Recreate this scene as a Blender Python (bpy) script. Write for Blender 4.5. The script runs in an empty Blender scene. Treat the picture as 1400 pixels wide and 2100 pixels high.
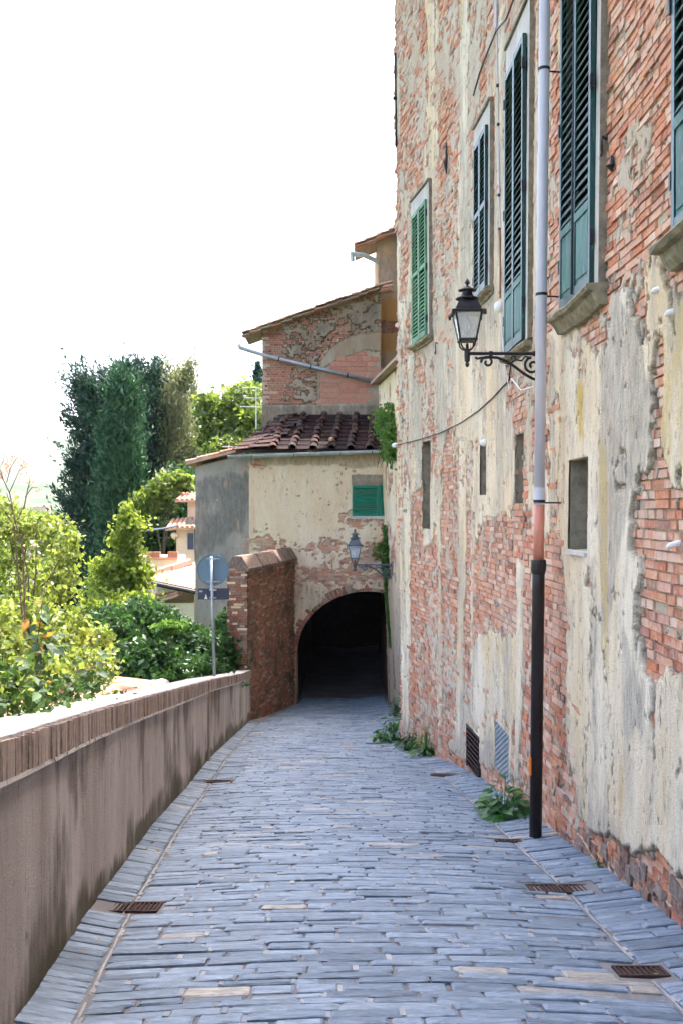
import bpy, math, random
import numpy as np
from mathutils import Vector, Matrix

random.seed(11)
rng = np.random.default_rng(11)
SC = bpy.context.scene
R = math.radians

# ------------------------------------------------------------------ camera, sky, sun, exposure
EYE = 1.6
FPX, CX, CY = 2042.0, 700.0, 1050.0          # 35 mm lens on a 36 mm tall frame, level, measured on the 1400x2100 photograph
cam_d = bpy.data.cameras.new('camera'); cam = bpy.data.objects.new('camera', cam_d)
SC.collection.objects.link(cam); SC.camera = cam
cam.location = (0, 0, EYE); cam.rotation_euler = (R(90), 0, 0)
cam_d.sensor_fit = 'VERTICAL'; cam_d.sensor_height = 36; cam_d.sensor_width = 24; cam_d.lens = 35
cam_d.clip_start = 0.05; cam_d.clip_end = 20000

SUN_AZ, SUN_EL = 34.0, 63.0                    # degrees right of the view direction, above the horizon
world = bpy.data.worlds.new('World'); SC.world = world; world.use_nodes = True
wt = world.node_tree; wt.nodes.clear()
sky = wt.nodes.new('ShaderNodeTexSky'); sky.sky_type = 'NISHITA'; sky.sun_disc = False
sky.sun_elevation = R(SUN_EL); sky.sun_rotation = R(SUN_AZ)
sky.air_density = .8; sky.dust_density = 5.0; sky.ozone_density = 1.0
bg = wt.nodes.new('ShaderNodeBackground'); bg.inputs['Strength'].default_value = 0.15
wo = wt.nodes.new('ShaderNodeOutputWorld')
wt.links.new(sky.outputs[0], bg.inputs[0]); wt.links.new(bg.outputs[0], wo.inputs[0])

sun_d = bpy.data.lights.new('sun', 'SUN'); sun_d.energy = 3.0; sun_d.angle = R(0.53); sun_d.color = (1, .95, .86)
sun = bpy.data.objects.new('sun', sun_d); SC.collection.objects.link(sun)
sdir = Vector((math.sin(R(SUN_AZ))*math.cos(R(SUN_EL)), math.cos(R(SUN_AZ))*math.cos(R(SUN_EL)), math.sin(R(SUN_EL))))
sun.rotation_euler = sdir.to_track_quat('Z', 'Y').to_euler(); sun.location = sdir*60

vs = SC.view_settings
vs.view_transform = 'Standard'; vs.look = 'None'; vs.gamma = 1; vs.use_curve_mapping = False; vs.exposure = 2.6
SC.render.engine = 'CYCLES'
SC.cycles.max_bounces = 5; SC.cycles.diffuse_bounces = 3; SC.cycles.transparent_max_bounces = 8
SC.cycles.use_adaptive_sampling = True; SC.cycles.adaptive_threshold = .04; SC.cycles.adaptive_min_samples = 16
SC.cycles.sample_clamp_indirect = 8; SC.cycles.use_denoising = True; SC.cycles.volume_bounces = 1

# ------------------------------------------------------------------ helpers
WM = {}                                         # world matrix of every object made here
def T(x, y, z): return Matrix.Translation((x, y, z))
def link(o, parent=None, W=None):
    W = W or Matrix()
    SC.collection.objects.link(o); WM[o] = W
    if parent is not None:
        o.parent = parent; o.matrix_parent_inverse = WM[parent].inverted()
    o.matrix_basis = W
    return o
def thing(name, label, cat, loc=(0, 0, 0), group=None):
    o = bpy.data.objects.new(name, None); o.empty_display_size = .1
    link(o, None, T(*loc)); tag(o, label, cat, group); return o
def tag(o, label, cat, group=None):
    o['label'] = label; o['category'] = cat
    if group: o['group'] = group
    return o
def at(px, py, Y): return Vector(((px-CX)/FPX*Y, Y, EYE+(CY-py)/FPX*Y))

class MB:
    def __init__(s): s.v = []; s.f = []; s.r = []; s.cr = None
    def add(s, vs, fs, rnd=None):
        b = len(s.v); s.v += [tuple(v) for v in vs]; s.f += [tuple(i+b for i in f) for f in fs]
        rnd = random.random() if rnd is None else rnd
        s.r += [rnd]*len(fs)
    def hexa(s, p, rnd=None, skip=()):           # p: 8 points, bottom 0-3 then top 4-7
        fs = [(0, 3, 2, 1), (4, 5, 6, 7), (0, 1, 5, 4), (1, 2, 6, 5), (2, 3, 7, 6), (3, 0, 4, 7)]
        s.add(p, [f for i, f in enumerate(fs) if i not in skip], rnd)
    def box(s, c, d, M=None, rnd=None, bev=0):
        x, y, z = d[0]/2, d[1]/2, d[2]/2
        p = [Vector(q) for q in ((-x, -y, -z), (x, -y, -z), (x, y, -z), (-x, y, -z), (-x, -y, z), (x, -y, z), (x, y, z), (-x, y, z))]
        p = [(M @ q if M else q) + Vector(c) for q in p]
        s.hexa(p, rnd)
    def tube(s, path, rad, n=8, cap=True, rnd=None):
        path = [Vector(p) for p in path]
        if not hasattr(rad, '__len__'): rad = [rad]*len(path)
        vs, fs = [], []
        up = None
        for i, p in enumerate(path):
            d = (path[min(i+1, len(path)-1)]-path[max(i-1, 0)])
            d = d.normalized() if d.length > 1e-9 else Vector((0, 0, 1))
            if up is None:
                up = Vector((0, 0, 1)) if abs(d.z) < .9 else Vector((1, 0, 0))
            a = d.cross(up).normalized(); b = a.cross(d).normalized(); up = b
            for k in range(n):
                t = 2*math.pi*k/n
                vs.append(p+(a*math.cos(t)+b*math.sin(t))*rad[i])
        for i in range(len(path)-1):
            for k in range(n):
                fs.append((i*n+k, i*n+(k+1) % n, (i+1)*n+(k+1) % n, (i+1)*n+k))
        if cap:
            fs.append(tuple(range(n-1, -1, -1))); fs.append(tuple((len(path)-1)*n+k for k in range(n)))
        s.add(vs, fs, rnd)
    def lathe(s, prof, c=(0, 0, 0), n=12, rot=0, rnd=None):   # prof: (r,z)
        vs, fs = [], []
        for r, z in prof:
            for k in range(n):
                t = 2*math.pi*k/n+rot
                vs.append((c[0]+r*math.cos(t), c[1]+r*math.sin(t), c[2]+z))
        for i in range(len(prof)-1):
            for k in range(n):
                fs.append((i*n+k, i*n+(k+1) % n, (i+1)*n+(k+1) % n, (i+1)*n+k))
        fs.append(tuple(range(n-1, -1, -1))); fs.append(tuple((len(prof)-1)*n+k for k in range(n)))
        s.add(vs, fs, rnd)
    def prism(s, poly, a, b, rnd=None):          # poly: list of 2-d; a(p), b(p) map to the two end caps
        n = len(poly); vs = [a(p) for p in poly]+[b(p) for p in poly]
        fs = [tuple(range(n-1, -1, -1)), tuple(range(n, 2*n))]+[(i, (i+1) % n, n+(i+1) % n, n+i) for i in range(n)]
        s.add(vs, fs, rnd)
    def mesh(s, name, mat, smooth=False):
        return mk_mesh(name, np.array(s.v, dtype=np.float32), s.f, mat, s.r, smooth)
    def build(s, name, mat, parent=None, W=None, smooth=False):
        o = bpy.data.objects.new(name, s.mesh(name, mat, smooth)); return link(o, parent, W)
def mk_mesh(name, v, f, mat, rnd=None, smooth=False, pattr=None):
    me = bpy.data.meshes.new(name)
    if isinstance(f, np.ndarray):
        k = f.shape[1]; n = len(f)
        me.vertices.add(len(v)); me.vertices.foreach_set('co', np.ascontiguousarray(v, dtype=np.float32).ravel())
        me.loops.add(n*k); me.loops.foreach_set('vertex_index', np.ascontiguousarray(f, dtype=np.int32).ravel())
        me.polygons.add(n); me.polygons.foreach_set('loop_start', np.arange(0, n*k, k, dtype=np.int32))
        me.polygons.foreach_set('loop_total', np.full(n, k, dtype=np.int32)); me.update(calc_edges=True)
    else:
        me.from_pydata([tuple(map(float, q)) for q in v], [], f); me.update()
    if rnd is not None:
        at_ = me.attributes.new('rnd', 'FLOAT', 'FACE'); at_.data.foreach_set('value', np.asarray(rnd, dtype=np.float32))
    for k_, arr in (pattr or {}).items():
        at_ = me.attributes.new(k_, 'FLOAT', 'POINT'); at_.data.foreach_set('value', np.asarray(arr, dtype=np.float32))
    if smooth: me.polygons.foreach_set('use_smooth', np.ones(len(me.polygons), dtype=bool))
    me.materials.append(mat)
    return me
def np_obj(name, v, f, mat, parent=None, rnd=None, smooth=False, pattr=None, W=None):
    return link(bpy.data.objects.new(name, mk_mesh(name, v, f, mat, rnd, smooth, pattr)), parent, W)
def structure(o): o['kind'] = 'structure'; return o
def stuff(o): o['kind'] = 'stuff'; return o

def hash2(ix, iy, seed):
    h = (ix.astype(np.int64)*374761393 + iy.astype(np.int64)*668265263 + seed*974711) & 0xffffffff
    h = ((h ^ (h >> 13))*1274126177) & 0xffffffff
    h = h ^ (h >> 16)
    return (h & 0xffffff)/float(0xffffff)
def vnoise(x, y, seed=0):
    x = np.asarray(x, float); y = np.asarray(y, float)
    ix = np.floor(x); iy = np.floor(y); fx = x-ix; fy = y-iy
    fx = fx*fx*(3-2*fx); fy = fy*fy*(3-2*fy)
    a = hash2(ix, iy, seed); b = hash2(ix+1, iy, seed); c = hash2(ix, iy+1, seed); d = hash2(ix+1, iy+1, seed)
    return (a*(1-fx)+b*fx)*(1-fy)+(c*(1-fx)+d*fx)*fy
def fbm(x, y, seed=0, oct=4):
    t = 0; a = .5; n = 0
    for i in range(oct):
        t = t+a*vnoise(np.asarray(x)*2**i+17*i, np.asarray(y)*2**i-9*i, seed+i*31); n += a; a *= .55
    return t/n                                   # 0..1, mean .5
def poly_sd(x, y, poly):                         # signed distance, + inside
    x = np.asarray(x, float); y = np.asarray(y, float)
    best = np.full(x.shape, 1e9); ins = np.zeros(x.shape, bool)
    n = len(poly)
    for i in range(n):
        ax, ay = poly[i]; bx, by = poly[(i+1) % n]
        ex, ey = bx-ax, by-ay; L = ex*ex+ey*ey+1e-12
        t = np.clip(((x-ax)*ex+(y-ay)*ey)/L, 0, 1)
        best = np.minimum(best, np.hypot(x-ax-t*ex, y-ay-t*ey))
        c = ((ay > y) != (by > y)) & (x < (bx-ax)*(y-ay)/((by-ay) if abs(by-ay) > 1e-12 else 1e-12)+ax)
        ins ^= c
    return np.where(ins, best, -best)
def sstep(a, b, x): t = np.clip((x-a)/(b-a), 0, 1); return t*t*(3-2*t)

# ------------------------------------------------------------------ materials
class NT:
    def __init__(s, name):
        s.m = bpy.data.materials.new(name); s.m.use_nodes = True; s.t = s.m.node_tree; s.t.nodes.clear()
        s.out = s.t.nodes.new('ShaderNodeOutputMaterial')
    def n(s, typ, inp=None, **props):
        nd = s.t.nodes.new('ShaderNode'+typ)
        for k, v in props.items(): setattr(nd, k, v)
        for k, v in (inp or {}).items(): s.set(nd.inputs[k], v)
        return nd
    def set(s, sock, v):
        if isinstance(v, bpy.types.NodeSocket): s.t.links.new(v, sock)
        else:
            if sock.type == 'RGBA' and len(v) == 3: v = (*v, 1)
            sock.default_value = v
    def coord(s, scale=(1, 1, 1)):
        tc = s.n('TexCoord'); oi = s.n('ObjectInfo')
        off = s.n('VectorMath', {0: tc.outputs['Object'], 1: s.n('CombineXYZ', {0: s.math('MULTIPLY', oi.outputs['Random'], 37.), 1: s.math('MULTIPLY', oi.outputs['Random'], 11.)}).outputs[0]}, operation='ADD')
        return s.n('Mapping', {'Vector': off.outputs[0], 'Scale': scale}).outputs[0]
    def math(s, op, a, b=0.0, clamp=False):
        return s.n('Math', {0: a, 1: b}, operation=op, use_clamp=clamp).outputs[0]
    def noise(s, vec, scale, detail=5, rough=.6, dist=0):
        return s.n('TexNoise', {'Vector': vec, 'Scale': scale, 'Detail': detail, 'Roughness': rough, 'Distortion': dist}).outputs['Fac']
    def ramp(s, fac, stops):
        nd = s.n('ValToRGB', {'Fac': fac}); cr = nd.color_ramp
        while len(cr.elements) < len(stops): cr.elements.new(.5)
        for e, (p, c) in zip(cr.elements, stops): e.position = p; e.color = (*c, 1) if len(c) == 3 else c
        return nd.outputs['Color']
    def mix(s, fac, a, b, mode='MIX'):
        nd = s.n('Mix', data_type='RGBA', blend_type=mode)
        s.set(nd.inputs[0], fac); s.set(nd.inputs[6], a); s.set(nd.inputs[7], b); return nd.outputs[2]
    def step(s, x, lo, hi): return s.n('MapRange', {'Value': x, 'From Min': lo, 'From Max': hi}, interpolation_type='SMOOTHSTEP').outputs[0]
    def attr(s, name): return s.n('Attribute', attribute_name=name).outputs['Fac']
    def bump(s, h, strength=.4, dist=.01): return s.n('Bump', {'Height': h, 'Strength': strength, 'Distance': dist}).outputs[0]
    def fin(s, col, rough=.8, normal=None, metal=0, spec=.3, **kw):
        p = s.n('BsdfPrincipled', {'Base Color': col, 'Roughness': rough, 'Metallic': metal, 'Specular IOR Level': spec})
        for k, v in kw.items(): s.set(p.inputs[k.replace('_', ' ')], v)
        if normal is not None: s.t.links.new(normal, p.inputs['Normal'])
        s.t.links.new(p.outputs[0], s.out.inputs[0]); return s.m

def m_plain(name, col, rough=.6, var=.25, scale=8, bump=.2, bd=.004, metal=0, spec=.3, streak=None, dirt=(.12, .1, .08), dirt_amt=.35):
    """paint / metal / plain stone: base colour, mottled and dirtied by noise"""
    t = NT(name); c = t.coord(streak or (1, 1, 1))
    a = t.noise(c, scale, 6, .65); b = t.noise(c, scale*6, 4, .7)
    v = t.mix(t.step(a, .3, .72), tuple(x*(1-var) for x in col), tuple(min(1, x*(1+var)) for x in col))
    v = t.mix(t.math('MULTIPLY', t.step(b, .55, .75), dirt_amt), v, dirt)
    return t.fin(v, t.math('ADD', t.math('MULTIPLY', a, .25), rough-.12), t.bump(b, bump, bd), metal, spec)

def m_brick(name, cols, wash=(.56, .49, .39), wash_lo=.5, wash_hi=.75, wash_amt=.8, moss=0.0, dark=0.0, streaks=False, hl=True):
    t = NT(name); c = t.coord()
    oi = t.n('ObjectInfo').outputs['Random']
    r = t.math('FRACT', t.math('ADD', t.attr('rnd'), t.math('MULTIPLY', oi, 3.7)))
    base = t.ramp(r, [(i/(len(cols)-1), k) for i, k in enumerate(cols)])
    n1 = t.noise(c, 22, 6, .7); n2 = t.noise(c, 1.1, 5, .6); n3 = t.noise(c, 90, 3, .6)
    base = t.mix(t.step(n1, .40, .72), base, t.mix(.42, base, (.74, .50, .36)) if hl else tuple_mul(t, base, 1.8))
    base = t.mix(t.math('MULTIPLY', t.step(n3, .55, .7), .35), base, (.16, .1, .08))
    w = t.math('MULTIPLY', t.step(t.math('ADD', t.math('MULTIPLY', n2, .7), t.math('MULTIPLY', n1, .3)), wash_lo, wash_hi), wash_amt)
    base = t.mix(w, base, wash)
    if streaks:
        cs = t.coord((1, 1, .2)); base = t.mix(t.math('MULTIPLY', t.step(t.noise(cs, 3.1, 6, .7, .4), .53, .66), .6), base, (.52, .43, .34)); base = t.mix(t.math('MULTIPLY', t.step(t.noise(cs, 5.3, 6, .72, .6), .55, .68), .6), base, (.17, .13, .105))
    if dark: base = t.mix(t.math('MULTIPLY', t.step(t.noise(c, .9, 4, .6), .45, .7), dark), base, (.08, .07, .055))
    if moss: base = t.mix(t.math('MULTIPLY', t.step(t.noise(c, 2.2, 5, .65), .55, .72), moss), base, (.20, .17, .045))
    return t.fin(base, .92, t.bump(t.math('ADD', n1, t.math('MULTIPLY', n3, .5)), .7, .006), spec=.12)

def m_mortar(name, col, col2, dark=.4):
    t = NT(name); c = t.coord(); a = t.noise(c, 1.3, 6, .65); b = t.noise(c, 35, 5, .7)
    v = t.mix(t.step(a, .35, .7), col, col2); v = t.mix(t.math('MULTIPLY', t.step(b, .5, .72), dark), v, (.15, .12, .09))
    return t.fin(v, .95, t.bump(b, .9, .012), spec=.1)

def m_plaster(name, base=(.77, .59, .365), pale=(.84, .73, .56), grey=(.36, .315, .25), ochre=(.60, .40, .09), streak=(1, 1, .28), rosy=(.60, .40, .28)):
    t = NT(name); c = t.coord(); cs = t.coord(streak)
    a = t.noise(cs, 1.4, 6, .6); b = t.noise(cs, 5.5, 7, .68, .4); f = t.noise(c, 60, 5, .7); g = t.noise(cs, 16, 5, .7)
    v = t.mix(t.step(a, .35, .68), base, pale)
    gk = t.math('ADD', t.attr('grey'), t.math('MULTIPLY', t.math('SUBTRACT', b, .5), 1.0))
    v = t.mix(t.math('MULTIPLY', t.step(gk, .32, .74), .88), v, t.mix(t.step(g, .35, .65), grey, tuple(x*1.55 for x in grey)))
    v = t.mix(t.math('MULTIPLY', t.step(t.noise(cs, 2.6, 6, .7, .5), .56, .70), .55), v, rosy)
    v = t.mix(t.math('MULTIPLY', t.step(t.noise(cs, 9, 6, .75, .8), .58, .68), .65), v, (.15, .12, .085))
    ok = t.math('ADD', t.attr('ochre'), t.math('MULTIPLY', t.math('SUBTRACT', g, .5), .7))
    v = t.mix(t.math('MULTIPLY', t.step(ok, .42, .8), .85), v, ochre)
    v = t.mix(t.math('MULTIPLY', t.step(f, .54, .70), .5), v, (.2, .165, .12))
    v = t.mix(t.math('MULTIPLY', t.step(t.noise(cs, 28, 5, .75, .5), .60, .68), .75), v, (.09, .072, .052))
    v = t.mix(t.math('MULTIPLY', t.attr('edge'), .9), v, (.075, .052, .034))  # broken edges: dirt, plus edge shade put into the colour
    v = t.mix(t.math('MULTIPLY', t.step(t.noise(c, 130, 3, .6), .6, .72), .25), v, (.8, .76, .68))
    h = t.math('ADD', t.math('MULTIPLY', b, 1.2), f)
    return t.fin(v, .93, t.bump(t.math('ADD', h, t.math('MULTIPLY', g, .8)), 1.0, .016), spec=.12)

def m_leaf(name, cols, trans, tw=.5, rough=.5):
    t = NT(name); oi = t.n('ObjectInfo').outputs['Random']
    r = t.math('FRACT', t.math('ADD', t.attr('rnd'), t.math('MULTIPLY', oi, 5.3)))
    base = t.ramp(r, [(i/(len(cols)-1), k) for i, k in enumerate(cols)])
    tr = t.mix(.55, base, trans)
    p = t.n('BsdfPrincipled', {'Base Color': base, 'Roughness': rough, 'Specular IOR Level': .35})
    q = t.n('BsdfTranslucent', {'Color': tr})
    s_ = t.n('MixShader', {0: tw, 1: p.outputs[0], 2: q.outputs[0]})
    t.t.links.new(s_.outputs[0], t.out.inputs[0]); return t.m

def m_stone(name):
    t = NT(name); c = t.coord((1, 2.6, 1)); c0 = t.coord()
    r = t.math('FRACT', t.math('ADD', t.attr('rnd'), t.math('MULTIPLY', t.n('ObjectInfo').outputs['Random'], 4.9)))
    base = t.ramp(r, [(0, (.085, .125, .18)), (.25, (.125, .175, .24)), (.5, (.16, .215, .29)), (.72, (.20, .26, .34)), (.95, (.14, .19, .255)), (.98, (.29, .27, .25)), (1, (.34, .315, .275))])
    n = t.noise(c, 9, 7, .68, .6); f = t.noise(c0, 70, 5, .7)
    w = t.n('TexWave', {'Vector': c, 'Scale': 2.2, 'Distortion': 14., 'Detail': 4., 'Detail Scale': 1.6}, bands_direction='Y').outputs['Fac']
    v = t.mix(t.step(n, .38, .7), tuple_mul(t, base, .72), tuple_mul(t, base, 1.32))
    v = t.mix(t.math('MULTIPLY', t.step(f, .55, .72), .45), v, (.10, .115, .14))
    v = t.mix(t.math('MULTIPLY', t.step(t.noise(c0, 1.3, 5, .6), .55, .75), .3), v, (.32, .37, .43))
    h = t.math('ADD', t.math('ADD', n, t.math('MULTIPLY', w, .6)), t.math('MULTIPLY', f, .35))
    return t.fin(v, t.math('ADD', t.math('MULTIPLY', n, .3), .34), t.bump(h, .7, .010), spec=.55)
def tuple_mul(t, col, k):
    return t.mix(1.0, col, (k, k, k), 'MULTIPLY')

BRK = [(.22, .075, .05), (.45, .145, .075), (.57, .205, .10), (.50, .215, .13), (.63, .285, .155), (.46, .125, .07), (.62, .38, .27), (.28, .13, .09), (.58, .23, .10), (.55, .30, .22), (.42, .19, .135), (.66, .47, .36), (.50, .20, .12), (.70, .50, .38), (.57, .27, .16)]
MT = {}
MT['brick'] = m_brick('old_brick', BRK, wash=(.60, .46, .34), wash_lo=.46, wash_hi=.70, wash_amt=.6, streaks=True)
MT['mortar'] = m_mortar('old_mortar', (.52, .43, .32), (.34, .275, .205), .6)
MT['smear'] = m_plaster('scratch_coat', base=(.54, .43, .31), pale=(.60, .52, .41), grey=(.30, .265, .22), ochre=(.50, .36, .14))
MT['plaster'] = m_plaster('weathered_plaster')
MT['plaster_far'] = m_plaster('facade_plaster', base=(.74, .56, .36), pale=(.80, .68, .50), grey=(.33, .255, .17), rosy=(.60, .42, .29))
MT['plaster_grey'] = m_plaster('grey_plaster', base=(.37, .335, .285), pale=(.46, .42, .36), grey=(.155, .145, .13))
MT['plaster_up'] = m_plaster('upper_plaster', base=(.34, .26, .175), pale=(.45, .39, .31), grey=(.15, .125, .10), rosy=(.42, .27, .19))
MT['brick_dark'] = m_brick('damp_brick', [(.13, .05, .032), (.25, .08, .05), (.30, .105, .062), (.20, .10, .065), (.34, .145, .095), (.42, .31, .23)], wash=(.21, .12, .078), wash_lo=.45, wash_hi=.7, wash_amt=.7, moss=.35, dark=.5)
MT['mortar_dark'] = m_mortar('damp_mortar', (.12, .085, .055), (.17, .13, .09), .5)
MT['brick_red'] = m_brick('pillar_brick', [(.22, .07, .045), (.32, .105, .06), (.36, .14, .085), (.26, .15, .105), (.42, .33, .26)], wash_lo=.55, wash_hi=.8)
MT['stone'] = m_stone('slate_paving')
MT['bed'] = m_mortar('paving_mortar', (.15, .14, .14), (.22, .215, .22), .5)
MT['joint'] = m_mortar('joint_mortar', (.38, .38, .38), (.23, .25, .28), .5)
MT['render'] = m_plaster('parapet_render', base=(.44, .365, .315), pale=(.62, .535, .485), grey=(.15, .122, .10), ochre=(.10, .085, .05), streak=(1, 1, .13), rosy=(.36, .27, .25))
MT['coping'] = m_brick('coping_brick', [(.20, .15, .125), (.32, .235, .19), (.38, .29, .24), (.44, .36, .31), (.27, .21, .18)], wash=(.42, .36, .31), wash_lo=.5, wash_hi=.8, wash_amt=.5)
MT['coping_dark'] = m_brick('darkened_coping', [(.10, .075, .066), (.13, .095, .085), (.16, .12, .105)], wash=(.18, .15, .13), wash_lo=.5, wash_hi=.8, wash_amt=.5, dark=.3)  # colour darkened against the sun still falling on these slabs
MT['coping_top'] = m_mortar('coping_top', (.52, .47, .44), (.40, .36, .34), .35)
MT['teal'] = m_plain('teal_paint', (.004, .046, .042), .42, .35, 5, .35, .002, dirt=(.30, .40, .36), dirt_amt=.32, streak=(1, 1, .25), spec=.5)
MT['teal_worn'] = m_plain('worn_teal_paint', (.055, .14, .12), .6, .45, 7, .6, .003, dirt=(.45, .48, .42), dirt_amt=.6, streak=(1, 1, .2))
MT['green'] = m_plain('green_paint', (.02, .16, .07), .45, .25, 5, .2, .002, dirt=(.2, .3, .2), dirt_amt=.2)
MT['green_pale'] = m_plain('faded_green_paint', (.10, .25, .13), .6, .4, 5, .3, .002, dirt=(.45, .47, .30), dirt_amt=.55)
MT['emerald'] = m_plain('emerald_paint', (.008, .165, .095), .4, .15, 4, .1, .001, dirt=(.05, .2, .14), dirt_amt=.2)
MT['surround'] = m_plain('window_surround', (.50, .465, .42), .85, .15, 5, .5, .004, dirt=(.3, .26, .2), dirt_amt=.45, streak=(1, 1, .3))
MT['surround_side'] = m_plain('weathered_stone', (.26, .22, .16), .92, .3, 9, .8, .008, dirt=(.09, .075, .05), dirt_amt=.6)
MT['sill'] = m_plain('lichen_stone', (.25, .22, .145), .95, .4, 7, .9, .012, dirt=(.36, .29, .05), dirt_amt=.55)
MT['iron'] = m_plain('black_iron', (.018, .017, .02), .5, .3, 14, .4, .002, metal=.3, dirt=(.08, .05, .035), dirt_amt=.35, spec=.5)
MT['cast'] = m_plain('cast_iron_pipe', (.022, .015, .014), .45, .3, 5, .3, .002, metal=.2, dirt=(.07, .03, .02), dirt_amt=.5, streak=(1, 1, .3), spec=.5)
MT['rust'] = m_plain('rusty_iron', (.05, .026, .022), .8, .35, 12, .6, .003, metal=.2, dirt=(.09, .04, .026), dirt_amt=.5)
MT['pvc'] = m_plain('lilac_grey_pipe', (.53, .51, .56), .38, .08, 3, .08, .001, dirt=(.35, .33, .35), dirt_amt=.2, streak=(1, 1, .2), spec=.5)
MT['pvc_red'] = m_plain('terracotta_pipe', (.55, .20, .13), .4, .2, 4, .1, .001, dirt=(.6, .45, .4), dirt_amt=.4, streak=(1, 1, .2), spec=.5)
MT['copper'] = m_plain('copper_tube', (.34, .15, .095), .5, .2, 6, .2, .001, metal=.3)
MT['zinc'] = m_plain('zinc_gutter', (.40, .47, .47), .42, .2, 6, .15, .002, metal=.45, dirt=(.2, .24, .22), dirt_amt=.35)
MT['galv'] = m_plain('galvanised_steel', (.34, .38, .42), .42, .1, 8, .1, .001, metal=.6, dirt=(.28, .3, .32), dirt_amt=.2, spec=.5)
MT['signback'] = m_plain('sign_back', (.115, .20, .275), .45, .06, 3, .04, .001, metal=.25, dirt=(.17, .22, .27), dirt_amt=.2, spec=.4)
MT['signdark'] = m_plain('dark_plate', (.042, .058, .095), .45, .08, 3, .04, .001, metal=.2, dirt=(.1, .11, .13), dirt_amt=.2)
MT['white'] = m_plain('white_plastic', (.78, .77, .74), .4, .05, 6, .05, .001, dirt=(.6, .58, .52), dirt_amt=.3)
MT['orange'] = m_plain('orange_sticker', (.75, .19, .02), .5, .05, 6, .05, .001)
MT['tile'] = m_brick('mossy_roof_tile', [(.022, .013, .014), (.04, .019, .02), (.06, .028, .026), (.034, .028, .027), (.08, .04, .034), (.022, .018, .019)], wash=(.08, .068, .05), wash_lo=.5, wash_hi=.72, wash_amt=.6, moss=.6, dark=.35, hl=False)
MT['tile_pan'] = m_brick('shaded_pan_tile', [(.012, .007, .008), (.02, .0095, .0105), (.016, .012, .012), (.028, .013, .013)], wash=(.035, .03, .026), wash_lo=.55, wash_hi=.8, wash_amt=.4, moss=.3, hl=False)  # pans coloured darker for the shade between raised covers
MT['tile_red'] = m_brick('red_roof_tile', [(.40, .16, .10), (.48, .22, .14), (.52, .28, .19), (.42, .24, .17), (.56, .35, .25)], wash=(.52, .42, .33), wash_lo=.5, wash_hi=.78, wash_amt=.6, moss=.12)
MT['tile_old'] = m_brick('verge_tile', [(.25, .15, .10), (.36, .20, .13), (.42, .26, .18), (.30, .23, .17), (.46, .33, .24)], wash=(.42, .36, .27), wash_lo=.45, wash_hi=.7, wash_amt=.7, moss=.3, dark=.2)
MT['bark'] = m_plain('bark', (.13, .095, .07), .9, .3, 12, .9, .02, streak=(1, 1, .2))
MT['twig'] = m_plain('twig', (.075, .042, .03), .7, .3, 12, .4, .004)
MT['lf_yellow'] = m_leaf('sun_shade_leaves', [(.05, .08, .015), (.12, .18, .03), (.03, .06, .012), (.34, .40, .13), (.03, .055, .012), (.20, .27, .05), (.04, .07, .015), (.40, .43, .18), (.025, .05, .01)], (.62, .78, .10), .34, .35)  # pale and dark tones stand for highlights and shaded gaps
MT['lf_acacia'] = m_leaf('acacia_leaves', [(.06, .10, .015), (.20, .27, .035), (.04, .07, .012), (.30, .36, .07), (.12, .18, .03), (.05, .085, .015)], (.60, .75, .08), .42, .4)
MT['lf_dark'] = m_leaf('evergreen_leaves', [(.014, .042, .014), (.022, .065, .018), (.032, .085, .022), (.012, .036, .014), (.055, .12, .03)], (.12, .28, .04), .25, .5)
MT['lf_shrub'] = m_leaf('shrub_leaves', [(.014, .036, .010), (.020, .055, .013), (.012, .032, .011), (.04, .095, .016), (.018, .045, .014)], (.16, .30, .03), .25, .6)  # leaf colour darkened to make the shrub look shaded
MT['lf_autumn'] = m_leaf('autumn_leaves', [(.30, .10, .02), (.36, .15, .02), (.22, .07, .03), (.42, .30, .03)], (.8, .32, .03), .45, .4)
MT['lf_cyp'] = m_leaf('cypress_sprays', [(.005, .024, .018), (.008, .038, .025), (.014, .054, .030), (.006, .029, .021), (.028, .08, .036)], (.05, .15, .05), .10, .75)
MT['lf_cyp2'] = m_leaf('mid_green_cypress_sprays', [(.010, .046, .022), (.018, .075, .03), (.03, .10, .038), (.012, .052, .024), (.06, .14, .05)], (.06, .18, .05), .12, .75)
MT['lf_cyp_sunlit'] = m_leaf('painted_sun_sprays', [(.10, .12, .05), (.18, .19, .08), (.24, .23, .11), (.07, .10, .04)], (.35, .38, .14), .25, .6)  # sunlight on one cypress side, put into a paler leaf colour
MT['lf_tree'] = m_leaf('tree_leaves', [(.03, .06, .012), (.10, .17, .025), (.02, .045, .01), (.17, .25, .04), (.025, .05, .012), (.06, .11, .02)], (.48, .62, .07), .36)
MT['lf_ivy'] = m_leaf('ivy_leaves', [(.06, .15, .03), (.09, .20, .035), (.045, .11, .03), (.12, .22, .05)], (.3, .5, .07), .35)
MT['lf_fig'] = m_leaf('fig_leaves', [(.035, .12, .04), (.05, .16, .05), (.03, .09, .035), (.07, .19, .05)], (.2, .42, .05), .3, .35)
MT['lf_pink'] = m_leaf('pink_seed_heads', [(.45, .08, .07), (.4, .2, .06), (.5, .14, .12)], (.8, .25, .15), .4)
MT['moss'] = m_plain('moss', (.10, .12, .025), .95, .4, 20, 1, .02, dirt=(.2, .2, .03), dirt_amt=.5)
MT['vault'] = m_plain('darkened_vault', (.035, .03, .027), .95, .3, 4, .6, .02, dirt=(.015, .013, .012), dirt_amt=.6)  # near-black colour puts the passage's darkness into the vault
MT['rubble'] = m_brick('footing_rubble', [(.12, .07, .055), (.20, .12, .10), (.26, .19, .16), (.17, .14, .12)], wash=(.30, .26, .22), wash_lo=.5, wash_hi=.75, wash_amt=.5, dark=.4)
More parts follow.
